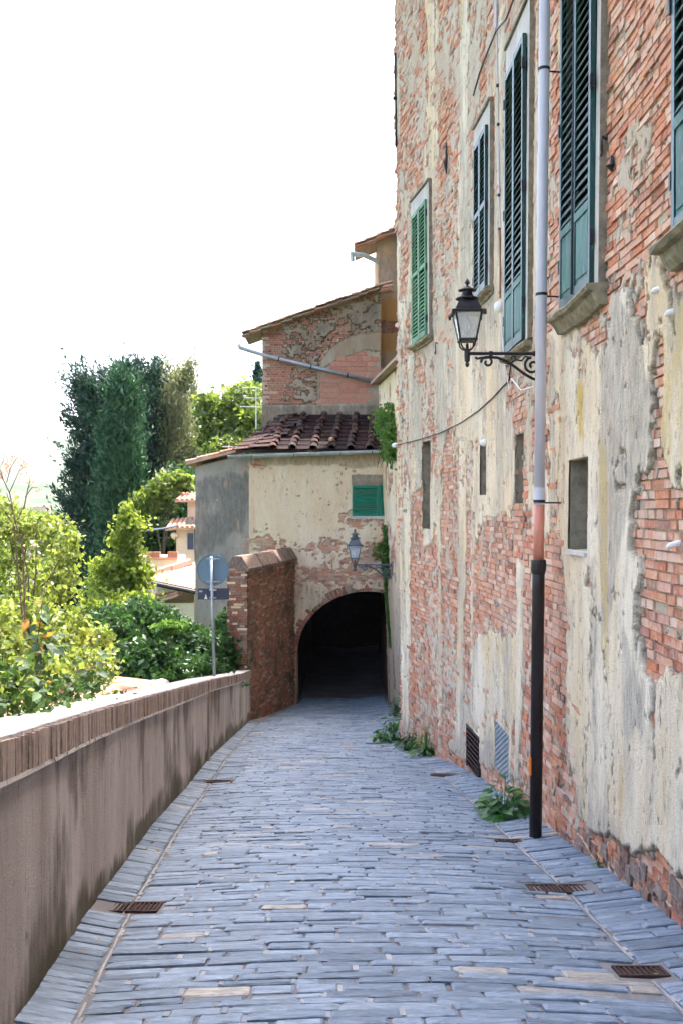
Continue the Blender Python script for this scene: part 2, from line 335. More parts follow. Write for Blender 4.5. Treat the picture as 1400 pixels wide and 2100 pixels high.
MT['dark'] = m_plain('dark_interior', (.02, .02, .02), .9, .1, 3, 0, .001)
MT['rock'] = m_plain('rubble_stone', (.40, .38, .36), .95, .3, 5, 1, .03, dirt=(.16, .15, .13), dirt_amt=.5)
MT['peach'] = m_plaster('peach_render', base=(.66, .50, .36), pale=(.70, .56, .42), grey=(.45, .38, .3))
MT['lemon'] = m_plaster('lemon_render', base=(.68, .61, .38), pale=(.72, .66, .46), grey=(.45, .42, .3))

# ------------------------------------------------------------------ street profile
def zr(y):                                       # road height: steady fall, easing off before the archway
    y = np.asarray(y, float)
    return -0.147*y + np.where(y > 22, .0039*(np.clip(y, 22, 34)-22)**2, 0)
LP = np.array([(-8, -1.15), (2, -1.27), (4.4, -1.43), (6.7, -1.63), (9.5, -1.80), (13.07, -1.95), (15.9, -2.10), (20, -2.21), (25.5, -2.31), (34, -2.4)])
def xl(y): return np.interp(y, LP[:, 0], LP[:, 1])               # foot of the parapet
RP = np.array([(-8, 2.0), (3, 2.03), (5.9, 2.02), (7, 2.03), (8.3, 1.985), (9.6, 1.955), (12.5, 1.90), (13.6, 1.83), (14.7, 1.75), (16.2, 1.545), (18.7, 1.143), (21, .75)])
_yy = np.linspace(-8, 21, 600); _xx = np.interp(_yy, RP[:, 0], RP[:, 1])
_k = np.ones(25)/25; _xs = np.convolve(np.pad(_xx, 12, 'edge'), _k, 'valid')
def xb(y): return np.interp(y, _yy, _xs)                          # foot of the tall building
def lean(y): return np.interp(y, [5, 9, 14, 18.7], [.012, .010, 0, -.009])
def xw(y, z): return xb(y) + lean(y)*(z-zr(y))
def wall_n(y):
    d = (xb(np.asarray(y)+.05)-xb(np.asarray(y)-.05))/.1
    L = np.sqrt(1+d*d); return -1/L, d/L                          # outward normal (x, y)
def WP(y, z, d=0.):                              # point on the tall wall, d metres proud of it
    nx, ny = wall_n(y); return xw(y, z)+nx*d, y+ny*d, z
def wv(y, z, d=0.): return Vector([float(q) for q in WP(y, z, d)])
def wall_px(px, py):                             # where on the wall (y along it, height) a spot of the wall is
    lo, hi = 3.0, 20.5
    for _ in range(60):
        m = (lo+hi)/2; z = EYE+(CY-py)/FPX*m
        if CX+FPX*float(xw(m, z))/m > px: lo = m
        else: hi = m
    return m, EYE+(CY-py)/FPX*m

# ------------------------------------------------------------------ terrain: one sheet to the horizon
def terrain_z(x, y):
    d = np.hypot(x, y)
    road = zr(np.clip(y, -8, 34)) - .35
    out = np.clip(-2.6-x, 0, None)
    left = road - 2.6*sstep(0, 2.0, out) - .26*np.clip(out-1.5, 0, 45) - .10*np.clip(y-20, 0, 60)*sstep(0, 6, out)
    valley = -34 + 10*fbm(x/160, y/160, 5)
    far = sstep(70, 260, d)
    z = np.where(x < -2.6, left, road)
    z = z*(1-far) + valley*far
    hills = 330*sstep(1400, 3600, d)*(.55+.75*fbm(x/1300+3, y/1300, 8)) + 75*sstep(420, 900, d)*np.clip(fbm(x/330, y/330, 21)-.42, 0, 1)*2.2
    return z+hills
rr = np.concatenate([np.linspace(.5, 40, 60), np.geomspace(42, 9000, 110)])
aa = np.linspace(-math.pi, math.pi, 241)
Rg, Ag = np.meshgrid(rr, aa, indexing='ij')
tx, ty = Rg*np.sin(Ag), Rg*np.cos(Ag)
tv = np.stack([tx, ty, terrain_z(tx, ty)], -1).reshape(-1, 3)
ni, nj = Rg.shape
I, J = np.meshgrid(np.arange(ni-1), np.arange(nj-1), indexing='ij')
q0 = (I*nj+J).ravel(); tf = np.stack([q0, q0+1, q0+nj+1, q0+nj], -1)[:, ::-1]
t = NT('hillside'); c = t.coord(); n1 = t.noise(c, .02, 6, .65); n2 = t.noise(c, .35, 6, .7); n3 = t.noise(c, .006, 4, .6)
v = t.mix(t.step(n1, .42, .6), (.03, .05, .02), (.075, .09, .045)); v = t.mix(t.step(n3, .5, .62), v, (.05, .075, .03))
v = t.mix(t.math('MULTIPLY', t.step(n2, .5, .7), .6), v, (.03, .05, .015))
MT['hill'] = t.fin(v, .95, t.bump(n2, .6, .3), spec=.1)
structure(np_obj('ground', tv, tf, MT['hill'], smooth=True))

# ------------------------------------------------------------------ street: mortar bed and paving stones
def gl(y): return xl(y)+.245                     # gutter lines left and right
def gr(y): return xb(y)-.44
def cross(x, y):                                 # cambered lane, side strips rising to the walls
    a, b = gl(y), gr(y); m = (a+b)/2; h = (b-a)/2
    u = (x-m)/h
    lane = -.035*u*u
    side = np.where(x < a, -.035+(a-x)*.16, np.where(x > b, -.035+(x-b)*.10, lane))
    return side
def rz(x, y): return zr(y)+cross(np.asarray(x, float), y)
ys = np.concatenate([np.arange(-8, 0, 1.), np.arange(0, 46, .25)])
bed = MB(); us = np.linspace(0, 1, 25)
V = []
for y in ys:
    a, b = float(xl(y))-.12, float(xb(min(y, 18.5)))+.2
    if y > 18.5: b = float(np.interp(y, [18.5, 20, 30, 46], [1.35, 1.9, 1.6, 1.6]))
    if y > 25.5: a = float(np.interp(y, [25.5, 30, 46], [-2.5, -1.7, -1.6]))
    for u in us:
        x = a+(b-a)*u; V.append((x, y, float(rz(x, min(y, 33)))-.012+(0 if y < 33 else float(zr(33))-float(zr(33)))))
nu = len(us); F_ = [(i*nu+j, i*nu+j+1, (i+1)*nu+j+1, (i+1)*nu+j) for i in range(len(ys)-1) for j in range(nu-1)]
street = np_obj('street', np.array(V), F_, MT['bed'], smooth=True); structure(street)

GR = [  # iron drain covers: x, y, width, depth, units
    (1.555, 7.06, .48, .26, 2), (1.56, 5.2, .28, .17, 1), (1.49, 8.92, .25, .11, 1), (1.46, 13.9, .44, .26, 1), (-1.40, 6.53, .44, .25, 2), (-1.64, 13.2, .42, .26, 1)]
joints = []
stones = []                                      # (x0,x1,yc,depth,slant,rnd)
def add_row(y, d, x0, x1, lmin, lmax, yf):
    x = x0
    while x < x1-.03:
        L = random.uniform(lmin, lmax)*(1 if random.random() > .25 else .6)
        if x+L > x1-.12: L = x1-x
        segs = [(x+.009, x+L-.009)]
        if y < 24: joints.append((x, y, d, yf))
        for gx, gy, gw, gd, _ in GR:
            yc = yf(x+L/2)+d/2+y
            if abs(yc-gy) < gd/2+d/2-.02:
                ns = []
                for a, b in segs:
                    if b <= gx-gw/2-.02 or a >= gx+gw/2+.02: ns.append((a, b)); continue
                    if a < gx-gw/2-.05: ns.append((a, gx-gw/2-.015))
                    if b > gx+gw/2+.05: ns.append((gx+gw/2+.015, b))
                segs = ns
        for a, b in segs:
            if b-a > .05: stones.append((a, b, y, d, yf, random.random()))
        x += L
y = .6
while y < 31.5:
    d = random.uniform(.068, .115)
    ph = random.uniform(-.02, .02)
    a, b = float(gl(y)), float(gr(min(y, 18.5)))
    if y > 18.5: b = float(np.interp(y, [18.5, 20, 30, 32], [1.0, 1.35, 1.35, 1.35]))
    if y > 25: a = float(np.interp(y, [25, 30, 32], [-2.05, -1.3, -1.2]))
    m, h = (a+b)/2, (b-a)/2
    yf = (lambda x, m=m, h=h, ph=ph: -.055*((x-m)/h)**2+ph*(x-m)/h+.012*math.sin(x*2.3+y))
    add_row(y, d, a+.012, b-.012, .2, .54, yf)
    if y < 24.8: add_row(y, d, float(xl(y))-.05, a-.012, .2, .5, lambda x, a=a: -.055-.015+.03*(a-x))
    if y < 18.4: add_row(y, d, b+.012, float(xb(y))+.06, .2, .46, lambda x, b=b: -.055+.05*(x-b))
    y += d+random.uniform(.006, .012)
def stone_geo(sx0, sx1, y, d, yf, jit=1.0):
    """slab with split, uneven top: 3x2 top grid, returns verts / faces in world space"""
    nx = 4; top = []; bot = []
    tz = random.gauss(0, .0035)*jit; ta = random.gauss(0, .010)*jit; tb = random.gauss(.010, .032)*jit
    for j, e in enumerate((0, .12, .88, 1)):
        for i in range(nx):
            u = i/(nx-1); u = (0, .06, .94, 1)[i]
            x = sx0+(sx1-sx0)*u; edge = (i in (0, nx-1)) or (j in (0, 3))
            yy = y+float(yf(x))+d*e+random.uniform(-.004, .004)
            xx = x+(random.uniform(-.006, .006) if edge else 0)
            z = float(rz(x, yy))+tz+ta*(u-.5)*(sx1-sx0)+tb*(e-.5)*d-(.006 if edge else 0)+random.uniform(-.002, .002)
            top.append((xx, yy, z)); 
    vs = top+[]
    ring = [0, 1, 2, 3, 7, 11, 15, 14, 13, 12, 8, 4]
    fs = [(j*nx+i, j*nx+i+1, (j+1)*nx+i+1, (j+1)*nx+i) for j in range(3) for i in range(nx-1)]
    b = len(vs)
    for r_ in ring: p = top[r_]; vs.append((p[0], p[1], p[2]-.03))
    k = len(ring)
    fs += [(ring[(i+1) % k], ring[i], b+i, b+(i+1) % k) for i in range(k)]
    return vs, fs
def parea(s): x0, x1, y, d, _, _ = s; yc = max(y, .5); return (x1-x0)*d/yc**3
vis = [s for s in stones if s[2] > 4.2 and abs((s[0]+s[1])/2)/s[2] < .36]
big = set(map(id, sorted(vis, key=parea, reverse=True)[:300]))
rest = MB()
for s in stones:
    vs_, fs_ = stone_geo(*s[:5])
    if id(s) in big:
        c = np.mean(np.array(vs_), 0); mb = MB(); mb.add([tuple(np.array(p)-c) for p in vs_], fs_, s[5])
        mb.build('paving_stone', MT['stone'], street, T(*c))
    else: rest.add(vs_, fs_, s[5])
stuff(rest.build('paving_stones', MT['stone'], street))
jm = MB()
for jx, jy, jd, yf in joints:
    if random.random() < .6 or any(abs(jx-g[0]) < g[2]/2+.03 and abs(jy+jd/2-g[1]) < g[3]/2+.06 for g in GR): continue
    P_ = lambda x, e, dz: (x, jy+float(yf(x))+jd*e, float(rz(x, jy+float(yf(x))+jd*e))+dz)
    a0, a1 = jx-random.uniform(.008, .018), jx+random.uniform(.008, .018); e0, e1 = random.uniform(-.08, .2), random.uniform(.8, 1.08); h = random.uniform(-.006, .0015)
    jm.hexa([P_(a0, e0, -.03), P_(a1, e0, -.03), P_(a1, e1, -.03), P_(a0, e1, -.03), P_(a0, e0+.1, h), P_(a1, e0, h), P_(a1, e1-.1, h), P_(a0, e1, h)])
for yy_ in np.arange(1, 24.5, .11):
    for gfn in (gl, gr):
        if gfn is gr and yy_ > 18.3: continue
        if any(abs(float(gfn(yy_))-g[0]) < g[2]/2+.02 and abs(yy_+.05-g[1]) < g[3]/2+.06 for g in GR): continue
        q_ = [(float(gfn(y2))+s_*random.uniform(.004, .009), y2, float(rz(float(gfn(y2)), y2))+dz) for dz in (-.03, random.uniform(-.006, .0)) for y2, s_ in ((yy_, -1), (yy_, 1), (yy_+.11, 1), (yy_+.11, -1))]
        jm.hexa(q_)
stuff(jm.build('joint_mortar', MT['joint'], street))

# iron drain covers set in the paving
GLAB = ['pair of rusty iron drain covers side by side near the tall wall', 'small rusty drain cover at the lower right of the street', 'narrow rusty drain cover in front of the black downpipe foot',
        'rusty drain cover on the street before the wall vents', 'pair of rusty iron drain covers beside the parapet', 'flat drain cover beside the far stretch of the parapet']
for (gx, gy, gw, gd, un), lab in zip(GR, GLAB):
    z0 = float(rz(gx, gy))+.002; sl = -.147
    g = thing('drain_cover', lab, 'drain cover', (gx, gy, z0), 'drain covers in the paving')
    M_ = Matrix.Rotation(math.atan(sl), 3, 'X')
    for k in range(un):
        w = gw/un; cx = gx+(k-(un-1)/2)*w
        P = lambda x, y, z: Vector((cx, gy, z0))+M_ @ Vector((x, y, z))
        fr = MB()
        def bar(m, x0, x1, y0, y1, z1): m.hexa([P(x0, y0, -.02), P(x1, y0, -.02), P(x1, y1, -.02), P(x0, y1, -.02), P(x0, y0, z1), P(x1, y0, z1), P(x1, y1, z1), P(x0, y1, z1)])
        a, b = w/2-.008, gd/2
        bar(fr, -a, a, -b, -b+.018, .003); bar(fr, -a, a, b-.018, b, .003); bar(fr, -a, -a+.018, -b+.018, b-.018, .003); bar(fr, a-.018, a, -b+.018, b-.018, .003)
        fr.build('frame', MT['rust'], g)
        pl = MB(); bar(pl, -a+.018, a-.018, -b+.018, b-.018, -.008); pl.build('plate', MT['rust'], g)
        nb = max(4, int(w/.035))
        for i in range(nb):
            x = -a+.018+(i+.5)*(2*a-.036)/nb; mb = MB(); bar(mb, x-.006, x+.006, -b+.018, b-.018, .001); mb.build('bar', MT['rust'], g)

# ------------------------------------------------------------------ masonry: bed + bricks + plaster skin
def bed_grid(P, us, vs, holes, d, name, mat, parent):
    us = sorted(set([round(float(u), 4) for u in us]+[h[i] for h in holes for i in (0, 1)]))
    vs = sorted(set([round(float(v), 4) for v in vs]+[h[i] for h in holes for i in (2, 3)]))
    U, Vv = np.meshgrid(us, vs, indexing='ij')
    p = np.stack(np.broadcast_arrays(*P(U, Vv, d)), -1).reshape(-1, 3)
    nv = len(vs); F_ = []
    for i in range(len(us)-1):
        for j in range(nv-1):
            uc, vc = (us[i]+us[i+1])/2, (vs[j]+vs[j+1])/2
            if any(h[0] < uc < h[1] and h[2] < vc < h[3] for h in holes): continue
            F_.append((i*nv+j, i*nv+j+1, (i+1)*nv+j+1, (i+1)*nv+j))
    return np_obj(name, p, F_, mat, parent)

def brick_rows(u0, u1, v0, v1, course=.066, L=.27, joint=.011):
    out = []; v = v0; k = 0
    while v < v1:
        u = u0-random.uniform(0, L); head = (k % 2 == 0)
        wob = random.uniform(-.004, .004)
        while u < u1:
            l = (L if random.random() > (.55 if head else .25) else L*.5)*random.uniform(.9, 1.06)
            out.append((u+joint/2, u+l-joint/2, v+joint/2+wob, v+course-joint/2+wob+random.uniform(-.003, .003)))
            u += l
        v += course; k += 1
    return np.array(out)

def brick_hex(P, b, proud, back=-.03, jit=.0028):
    u0, u1, v0, v1 = b; p = []
    for d in (back, proud):
        for (u, v) in ((u0, v0), (u1, v0), (u1, v1), (u0, v1)):
            uu, vv = u+random.uniform(-jit, jit), v+random.uniform(-jit, jit)*.6
            p.append([float(q) for q in P(uu, vv, d+(random.uniform(-.004, .004) if d > 0 else 0))])
    return p

def bricks(P, rows, keep, parent, mat, pick=None, name='bricks', proud=(.0, .012)):
    mb = MB(); n = 0
    for i, b in enumerate(rows):
        if not keep[i]: continue
        pr = random.uniform(*proud)
        if random.random() < .05: pr -= .016
        p = brick_hex(P, b, pr)
        if pick is not None and i in pick:
            # worn, chamfered brick of its own
            A = [Vector(q) for q in p]; c = sum(A, Vector())/8
            cen = sum(A[4:], Vector())/4; nrm = (A[5]-A[4]).cross(A[7]-A[4]).normalized()
            inner = [q+(cen-q)*random.uniform(.05, .13)+nrm*random.uniform(.003, .008) for q in A[4:]]
            W = T(*c); one = MB()
            vs_ = [q-c for q in A+inner]
            one.add(vs_, [(0, 1, 5, 4), (1, 2, 6, 5), (2, 3, 7, 6), (3, 0, 4, 7), (4, 5, 9, 8), (5, 6, 10, 9), (6, 7, 11, 10), (7, 4, 8, 11), (8, 9, 10, 11)])
            one.build('brick', mat, parent, W)
        else:
            mb.hexa(p, None, skip=(0,))
        n += 1
    if mb.f: stuff(mb.build(name, mat, parent))
    return n

def plaster(P, us, vs, mfn, parent, mat, th=.022, eps=.03, name='plaster', attrs=None, holes=(), sunk=-.03, rough=.004, thick_near=False):
    U, Vv = np.meshgrid(us, vs, indexing='ij')
    m = mfn(U, Vv)
    d = sunk+(th*(1+(1.6*sstep(8.3, 7.3, U) if thick_near else 0))*(.55+.9*fbm(U*.8, Vv*.8, 79, 2))-sunk)*sstep(-eps, eps, m)
    d = d+rough*(fbm(U*9, Vv*9, 77, 4)-.5)*2+.012*(fbm(U*1.1, Vv*1.1, 78, 3)-.5)
    p = np.stack(np.broadcast_arrays(*P(U, Vv, d)), -1).reshape(-1, 3)
    nv = len(vs); I, J = np.meshgrid(np.arange(len(us)-1), np.arange(nv-1), indexing='ij')
    mm = np.maximum.reduce([m[:-1, :-1], m[1:, :-1], m[1:, 1:], m[:-1, 1:]])
    ok = mm > -eps
    uc = (U[:-1, :-1]+U[1:, 1:])/2; vc = (Vv[:-1, :-1]+Vv[1:, 1:])/2
    for h in holes: ok &= ~((uc > h[0]) & (uc < h[1]) & (vc > h[2]) & (vc < h[3]))
    q = (I*nv+J)[ok]; f = np.stack([q, q+1, q+nv+1, q+nv], -1)
    used = np.unique(f); remap = np.zeros(len(p), np.int64); remap[used] = np.arange(len(used))
    pa = {k: fn(U, Vv).reshape(-1)[used] for k, fn in (attrs or {}).items()}
    pa['edge'] = (1-sstep(-eps*.6, eps*1.5, m)).reshape(-1)[used]  # marks plaster boundaries for dirt and painted edge shade
    return np_obj(name, p[used], remap[f], mat, parent, smooth=True, pattr=pa)

# ------------------------------------------------------------------ tall brick building along the street
TOPZ = 11.75
bld = thing('brick_building', 'tall old brick building with peeling plaster and green shutters along the street', 'building', (2.2, 10, -1.5))
WIN = [  # y near, y far, z bottom, z top, style
    (4.92, 6.02, 3.26, 6.1, 'teal', True), (7.86, 8.90, 3.38, 6.6, 'teal', True), (10.42, 11.50, 3.40, 6.62, 'teal', True), (12.62, 13.45, 4.45, 6.52, 'teal', False), (16.45, 17.45, 4.52, 6.78, 'pale', False)]
NIC = []
for (x0, y0, x1, y1, dep) in [(1168, 942, 1209, 1130, .17), (866, 905, 883, 1085, .2), (986, 905, 999, 1015, .16), (1056, 890, 1071, 1032, .16)]:
    a, za = wall_px(x1, (y0+y1)/2); b, _ = wall_px(x0, (y0+y1)/2); m = (a+b)/2
    NIC.append((round(a, 3), round(b, 3), round(EYE+(CY-y1)/FPX*m, 3), round(EYE+(CY-y0)/FPX*m, 3), dep))
VEN = []
for (x0, y0, x1, y1) in [(958, 1497, 984, 1585), (1016, 1492, 1045, 1590)]:
    a, _ = wall_px(x1, (y0+y1)/2); b, _ = wall_px(x0, (y0+y1)/2); m = (a+b)/2
    VEN.append((round(a, 3), round(b, 3), round(EYE+(CY-y1)/FPX*m, 3), round(EYE+(CY-y0)/FPX*m, 3)))
HOLES = [(w[0], w[1], w[2], w[3]) for w in WIN]+[n[:4] for n in NIC]+[v_ for v_ in VEN]
bed_grid(WP, np.concatenate([np.arange(-7, 4, .5), np.arange(4, 18.71, .2), [18.72]]), np.arange(-3.6, TOPZ+.01, .45), HOLES, -.009, 'wall', MT['mortar'], bld)

# what is plaster and what is bare brick (outlines by their place on the wall: y along, z up)
def WPOLY(pts): return [wall_px(x, y) for x, y in pts]
PL = [WPOLY(p) for p in [
    [(1128, 680), (1165, 668), (1222, 700), (1240, 760), (1262, 660), (1284, 598), (1300, 625), (1318, 668), (1342, 735), (1353, 800), (1352, 925), (1338, 958), (1312, 990), (1301, 1050), (1300, 1120), (1318, 1150), (1314, 1290), (1325, 1400), (1340, 1500), (1352, 1545), (1356, 1400), (1372, 1420), (1420, 1420), (1420, 1850), (1330, 1790), (1230, 1738), (1188, 1680), (1178, 1590), (1160, 1500), (1163, 1340), (1160, 1200), (1150, 1105), (1128, 1090)],
    [(1372, 700), (1420, 640), (1420, 960), (1392, 985), (1376, 960), (1368, 860)],
    [(1344, 575), (1360, 560), (1388, 575), (1392, 640), (1384, 690), (1376, 650), (1366, 700), (1356, 660)],
    [(968, 1330), (985, 1290), (1010, 1310), (1030, 1290), (1048, 1330), (1052, 1470), (1045, 1620), (1000, 1620), (972, 1560)],
    [(1082, 40), (1104, 20), (1104, 700), (1090, 900), (1100, 1090), (1086, 1090), (1080, 900)],
    [(826, 1000), (842, 1000), (842, 1130), (838, 1540), (826, 1540)],
    [(900, 1040), (907, 1040), (905, 1560), (897, 1560)], [(943, 900), (958, 900), (956, 1480), (946, 1560), (930, 1560), (938, 1300)], [(967, 1000), (976, 1000), (970, 1500), (963, 1500)],
    [(1060, 1150), (1075, 1150), (1072, 1600), (1058, 1600)],
    [(840, 760), (862, 790), (864, 900), (850, 1010), (836, 960)], [(888, 700), (915, 720), (918, 880), (905, 960), (893, 880)], [(925, 720), (940, 690), (985, 760), (1000, 880), (985, 900), (960, 870), (935, 900)],
    [(1002, 860), (1052, 830), (1056, 1000), (1040, 1110), (1010, 1080)],
    [(876, 0), (893, 0), (890, 420), (886, 700), (880, 420)], [(945, 0), (958, 0), (962, 500), (965, 760), (945, 760), (938, 520)], [(985, 620), (1010, 640), (1040, 720), (1040, 850), (1000, 860), (985, 760)],
]]
BR = [WPOLY(p) for p in [
    [(1236, -40), (1380, -40), (1378, 500), (1330, 540), (1345, 700), (1330, 690), (1312, 640), (1290, 590), (1262, 640), (1238, 740), (1200, 700), (1180, 660), (1225, 640), (1240, 600)],
    [(1118, 1100), (1150, 1110), (1160, 1200), (1163, 1340), (1158, 1500), (1178, 1600), (1190, 1700), (1160, 1730), (1112, 1690)],
    [(1352, 700), (1370, 700), (1366, 900), (1376, 965), (1400, 990), (1420, 990), (1420, 1400), (1360, 1400), (1330, 1390), (1318, 1290), (1322, 1160), (1303, 1120), (1305, 1050), (1318, 990), (1345, 960)],
    [(1126, -40), (1148, -40), (1150, 640), (1128, 660)],
    [(820, -40), (872, -40), (868, 380), (850, 400), (835, 600), (820, 620)], [(900, -40), (930, -40), (930, 300), (910, 400), (898, 300)], [(965, -40), (1030, -40), (1010, 200), (985, 260), (968, 260)],
    [(842, 1010), (866, 1000), (870, 1120), (896, 1100), (896, 1540), (842, 1530)], [(906, 1040), (942, 900), (940, 1200), (930, 1560), (908, 1560)], [(957, 1050), (967, 1050), (963, 1480), (950, 1500)], [(975, 1100), (1000, 1060), (1058, 1060), (1058, 1300), (1020, 1300), (985, 1290), (968, 1330)], [(1075, 1040), (1092, 1050), (1092, 1690), (1060, 1640), (1075, 1400)],
]]
def main_mask(U, Vv):
    n = fbm(U*2.9, Vv*1.7, 3, 5)-.5; n2 = fbm(U*13, Vv*8, 9, 5)-.5; n3 = fbm(U*.55, Vv*.9, 23, 3)-.5
    m = (n*.8+n2*.45+n3*.9)+.0-.10*sstep(6, 9, Vv)                    # unmapped areas: patchy
    for p in PL:
        sd = poly_sd(U, Vv, p); m = np.maximum(m, np.clip(sd*1.9, -.5, .4)+n*.28+n2*.36)
    for p in BR:
        sd = poly_sd(U, Vv, p); m = np.minimum(m, -np.clip(sd*1.9, -.5, .4)+n*.36+n2*.40)
    base = zr(U)+.10+.16*(fbm(U*2.2, Vv*0, 15, 3))+np.interp(U, [4, 7, 8.5], [.28, .12, 0])
    m = np.minimum(m, (Vv-base)*1.5+n2*.2)                        # plaster lost along the foot
    crack = np.abs(fbm(U*.9+.3*n2, Vv*.45, 31, 4)-.5); m = np.minimum(m, (crack-.0045)*14+n2*.05)
    pit = fbm(U*16, Vv*16, 37, 3); m = np.minimum(m, (.80-pit)*2.5)
    for h in HOLES[:5]: m = np.minimum(m, -np.minimum(np.minimum(U-h[0]+.16, h[1]+.16-U), np.minimum(Vv-h[2]+.1, h[3]+.25-Vv))*2)
    return m*.55
STAIN = WPOLY([(1180, 770), (1206, 770), (1204, 900), (1196, 930), (1186, 900)])
STAIN2 = [WPOLY(p) for p in [[(1236, 900), (1262, 900), (1268, 1400), (1248, 1420), (1238, 1200)], [(1272, 1560), (1292, 1560), (1290, 1740), (1276, 1740)], [(1355, 1560), (1395, 1540), (1400, 1720), (1370, 1720)]]]
GREY = [WPOLY(p) for p in [[(1240, 690), (1280, 600), (1310, 650), (1350, 800), (1345, 950), (1300, 1000), (1290, 1100), (1250, 1300), (1235, 1100), (1238, 850)], [(1214, 1140), (1226, 1140), (1228, 1560), (1216, 1500)], [(1128, 690), (1142, 690), (1142, 1090), (1128, 1090)], [(1290, 1300), (1330, 1420), (1330, 1520), (1290, 1500)]]]
def g_grey(U, Vv):
    far = sstep(9.3, 11, U)
    k = .20+.10*far+.40*far*fbm(U*1.7, Vv*.35, 41, 4)+(fbm(U*1.9, Vv*.35, 42, 4)-.5)*.7
    k = k+.35*sstep(.55, .05, Vv-zr(U)-.25*fbm(U*1.5, Vv*0, 46, 3))                       # rising damp
    for h in HOLES[:5]: k = k+.30*sstep(h[0]-.3, h[0]-.1, U)*sstep(h[1]+.3, h[1]+.1, U)*sstep(h[2]-2.2, h[2]-.3, Vv)*sstep(h[2]+.05, h[2]-.1, Vv)*fbm(U*5, Vv*.5, 47, 3)*1.6   # runs below the sills
    for gi, p in enumerate(GREY): k = np.maximum(k, k*.35+.28+(.44 if gi == 0 else .26)*sstep(-.06, .08, poly_sd(U, Vv, p)+(fbm(U*5, Vv*1.0, 43, 4)-.5)*.22))
    return k
def g_ochre(U, Vv):
    k = .27+(fbm(U*1.6, Vv*.45, 51, 4)-.5)*.9
    k = np.maximum(k, (.0+1.9*fbm(U*17, Vv*1.6, 55, 4))*sstep(-.16, .22, poly_sd(U, Vv, STAIN)+(fbm(U*9, Vv*1.6, 52, 4)-.5)*.5))
    for p in STAIN2: k = np.maximum(k, .62*sstep(-.12, .16, poly_sd(U, Vv, p)+(fbm(U*9, Vv*.9, 53, 4)-.5)*.55))
    return k
gy = np.concatenate([np.arange(3.6, 5.6, .03), np.arange(5.6, 9.4, .0125), np.arange(9.4, 13, .022), np.arange(13, 18.70, .03), [18.72]])
gz = np.concatenate([np.arange(-3.3, 7.0, .021), np.arange(7, TOPZ, .03)])
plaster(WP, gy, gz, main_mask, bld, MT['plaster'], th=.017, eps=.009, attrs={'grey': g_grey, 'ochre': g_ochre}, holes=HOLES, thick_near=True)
def smear_mask(U, Vv):                            # thin scratch coat and mortar smears left on the brick
    n2 = fbm(U*12, Vv*12, 33, 4)-.5; n = fbm(U*3.2, Vv*2.2, 34, 5)-.5; n3 = fbm(U*1.1, Vv*.7, 35, 3)-.5
    s = n*.8+n2*.8+n3*.7-.18+.15*sstep(9, 13, U)*sstep(.5, 4, Vv)+.05*sstep(9, 12, U)+.02*sstep(5, 8, Vv)
    s = np.maximum(s, main_mask(U, Vv)*1.6+.02+n2*.5)
    for h in HOLES[:5]: s = np.minimum(s, -np.minimum(np.minimum(U-h[0]+.16, h[1]+.16-U), np.minimum(Vv-h[2]+.1, h[3]+.25-Vv))*2)
    return np.minimum(s, (Vv-zr(U)-.12)*2)*.5
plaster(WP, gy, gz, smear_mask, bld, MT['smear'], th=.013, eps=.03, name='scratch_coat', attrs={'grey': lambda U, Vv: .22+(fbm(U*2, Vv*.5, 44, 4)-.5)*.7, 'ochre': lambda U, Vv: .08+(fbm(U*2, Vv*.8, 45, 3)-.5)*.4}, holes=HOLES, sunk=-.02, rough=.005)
rows = brick_rows(3.6, 18.72, -3.2, TOPZ)
rc = (rows[:, 0]+rows[:, 1])/2; rv = (rows[:, 2]+rows[:, 3])/2
mk = np.maximum.reduce([main_mask(rc, rv)])
mk_e = np.minimum(main_mask(rows[:, 0], rv), main_mask(rows[:, 1], rv))
keep = (np.minimum(mk, mk_e) < .03) & (rv > zr(rc)-.1)
for h in HOLES: keep &= ~((rows[:, 1] > h[0]+.01) & (rows[:, 0] < h[1]-.01) & (rows[:, 3] > h[2]+.01) & (rows[:, 2] < h[3]-.01))
rx = xw(rc, rv); ppx = CX+FPX*rx/rc; ppy = CY-FPX*(rv-EYE)/rc
area = (rows[:, 1]-rows[:, 0])*.06*rx/rc**3
inview = keep & (mk < -.01) & (ppx < 1400) & (ppy > 0) & (ppy < 2100)
pick = set(np.argsort(np.where(inview, -area, 1))[:300].tolist())
bricks(WP, rows, keep, bld, MT['brick'], pick, proud=(-.002, .017))
# rough footing stones where the plaster has fallen away near the street
yq = 4.4
while yq < 8.9:
    w_ = random.uniform(.07, .26); top = float(np.interp(yq, [4.4, 7, 8.9], [.26, .16, .03]))*random.uniform(.4, 1.2); zz = float(zr(yq))-.05
    while zz < float(zr(yq))+top:
        h_ = random.uniform(.05, .13); pr = random.uniform(-.01, .03); b = (yq+.006, yq+w_-.006, zz+.005, zz+h_-.005)
        p_ = [Vector(q_) for q_ in brick_hex(WP, b, pr, -.05, .026)]; c = sum(p_, Vector())/8; one = MB(); one.hexa([q_-c for q_ in p_]); one.build('footing_stone', MT['rubble'], bld, T(*c)); zz += h_
    yq += w_
# unseen tall block added behind the far corner to shade street and coping
rb_ = MB(); rb_.box((6.6, 26.3, 5.8), (9.0, 15.0, 20.6)); rb_.build('added_shade_block', MT['mortar'], bld)

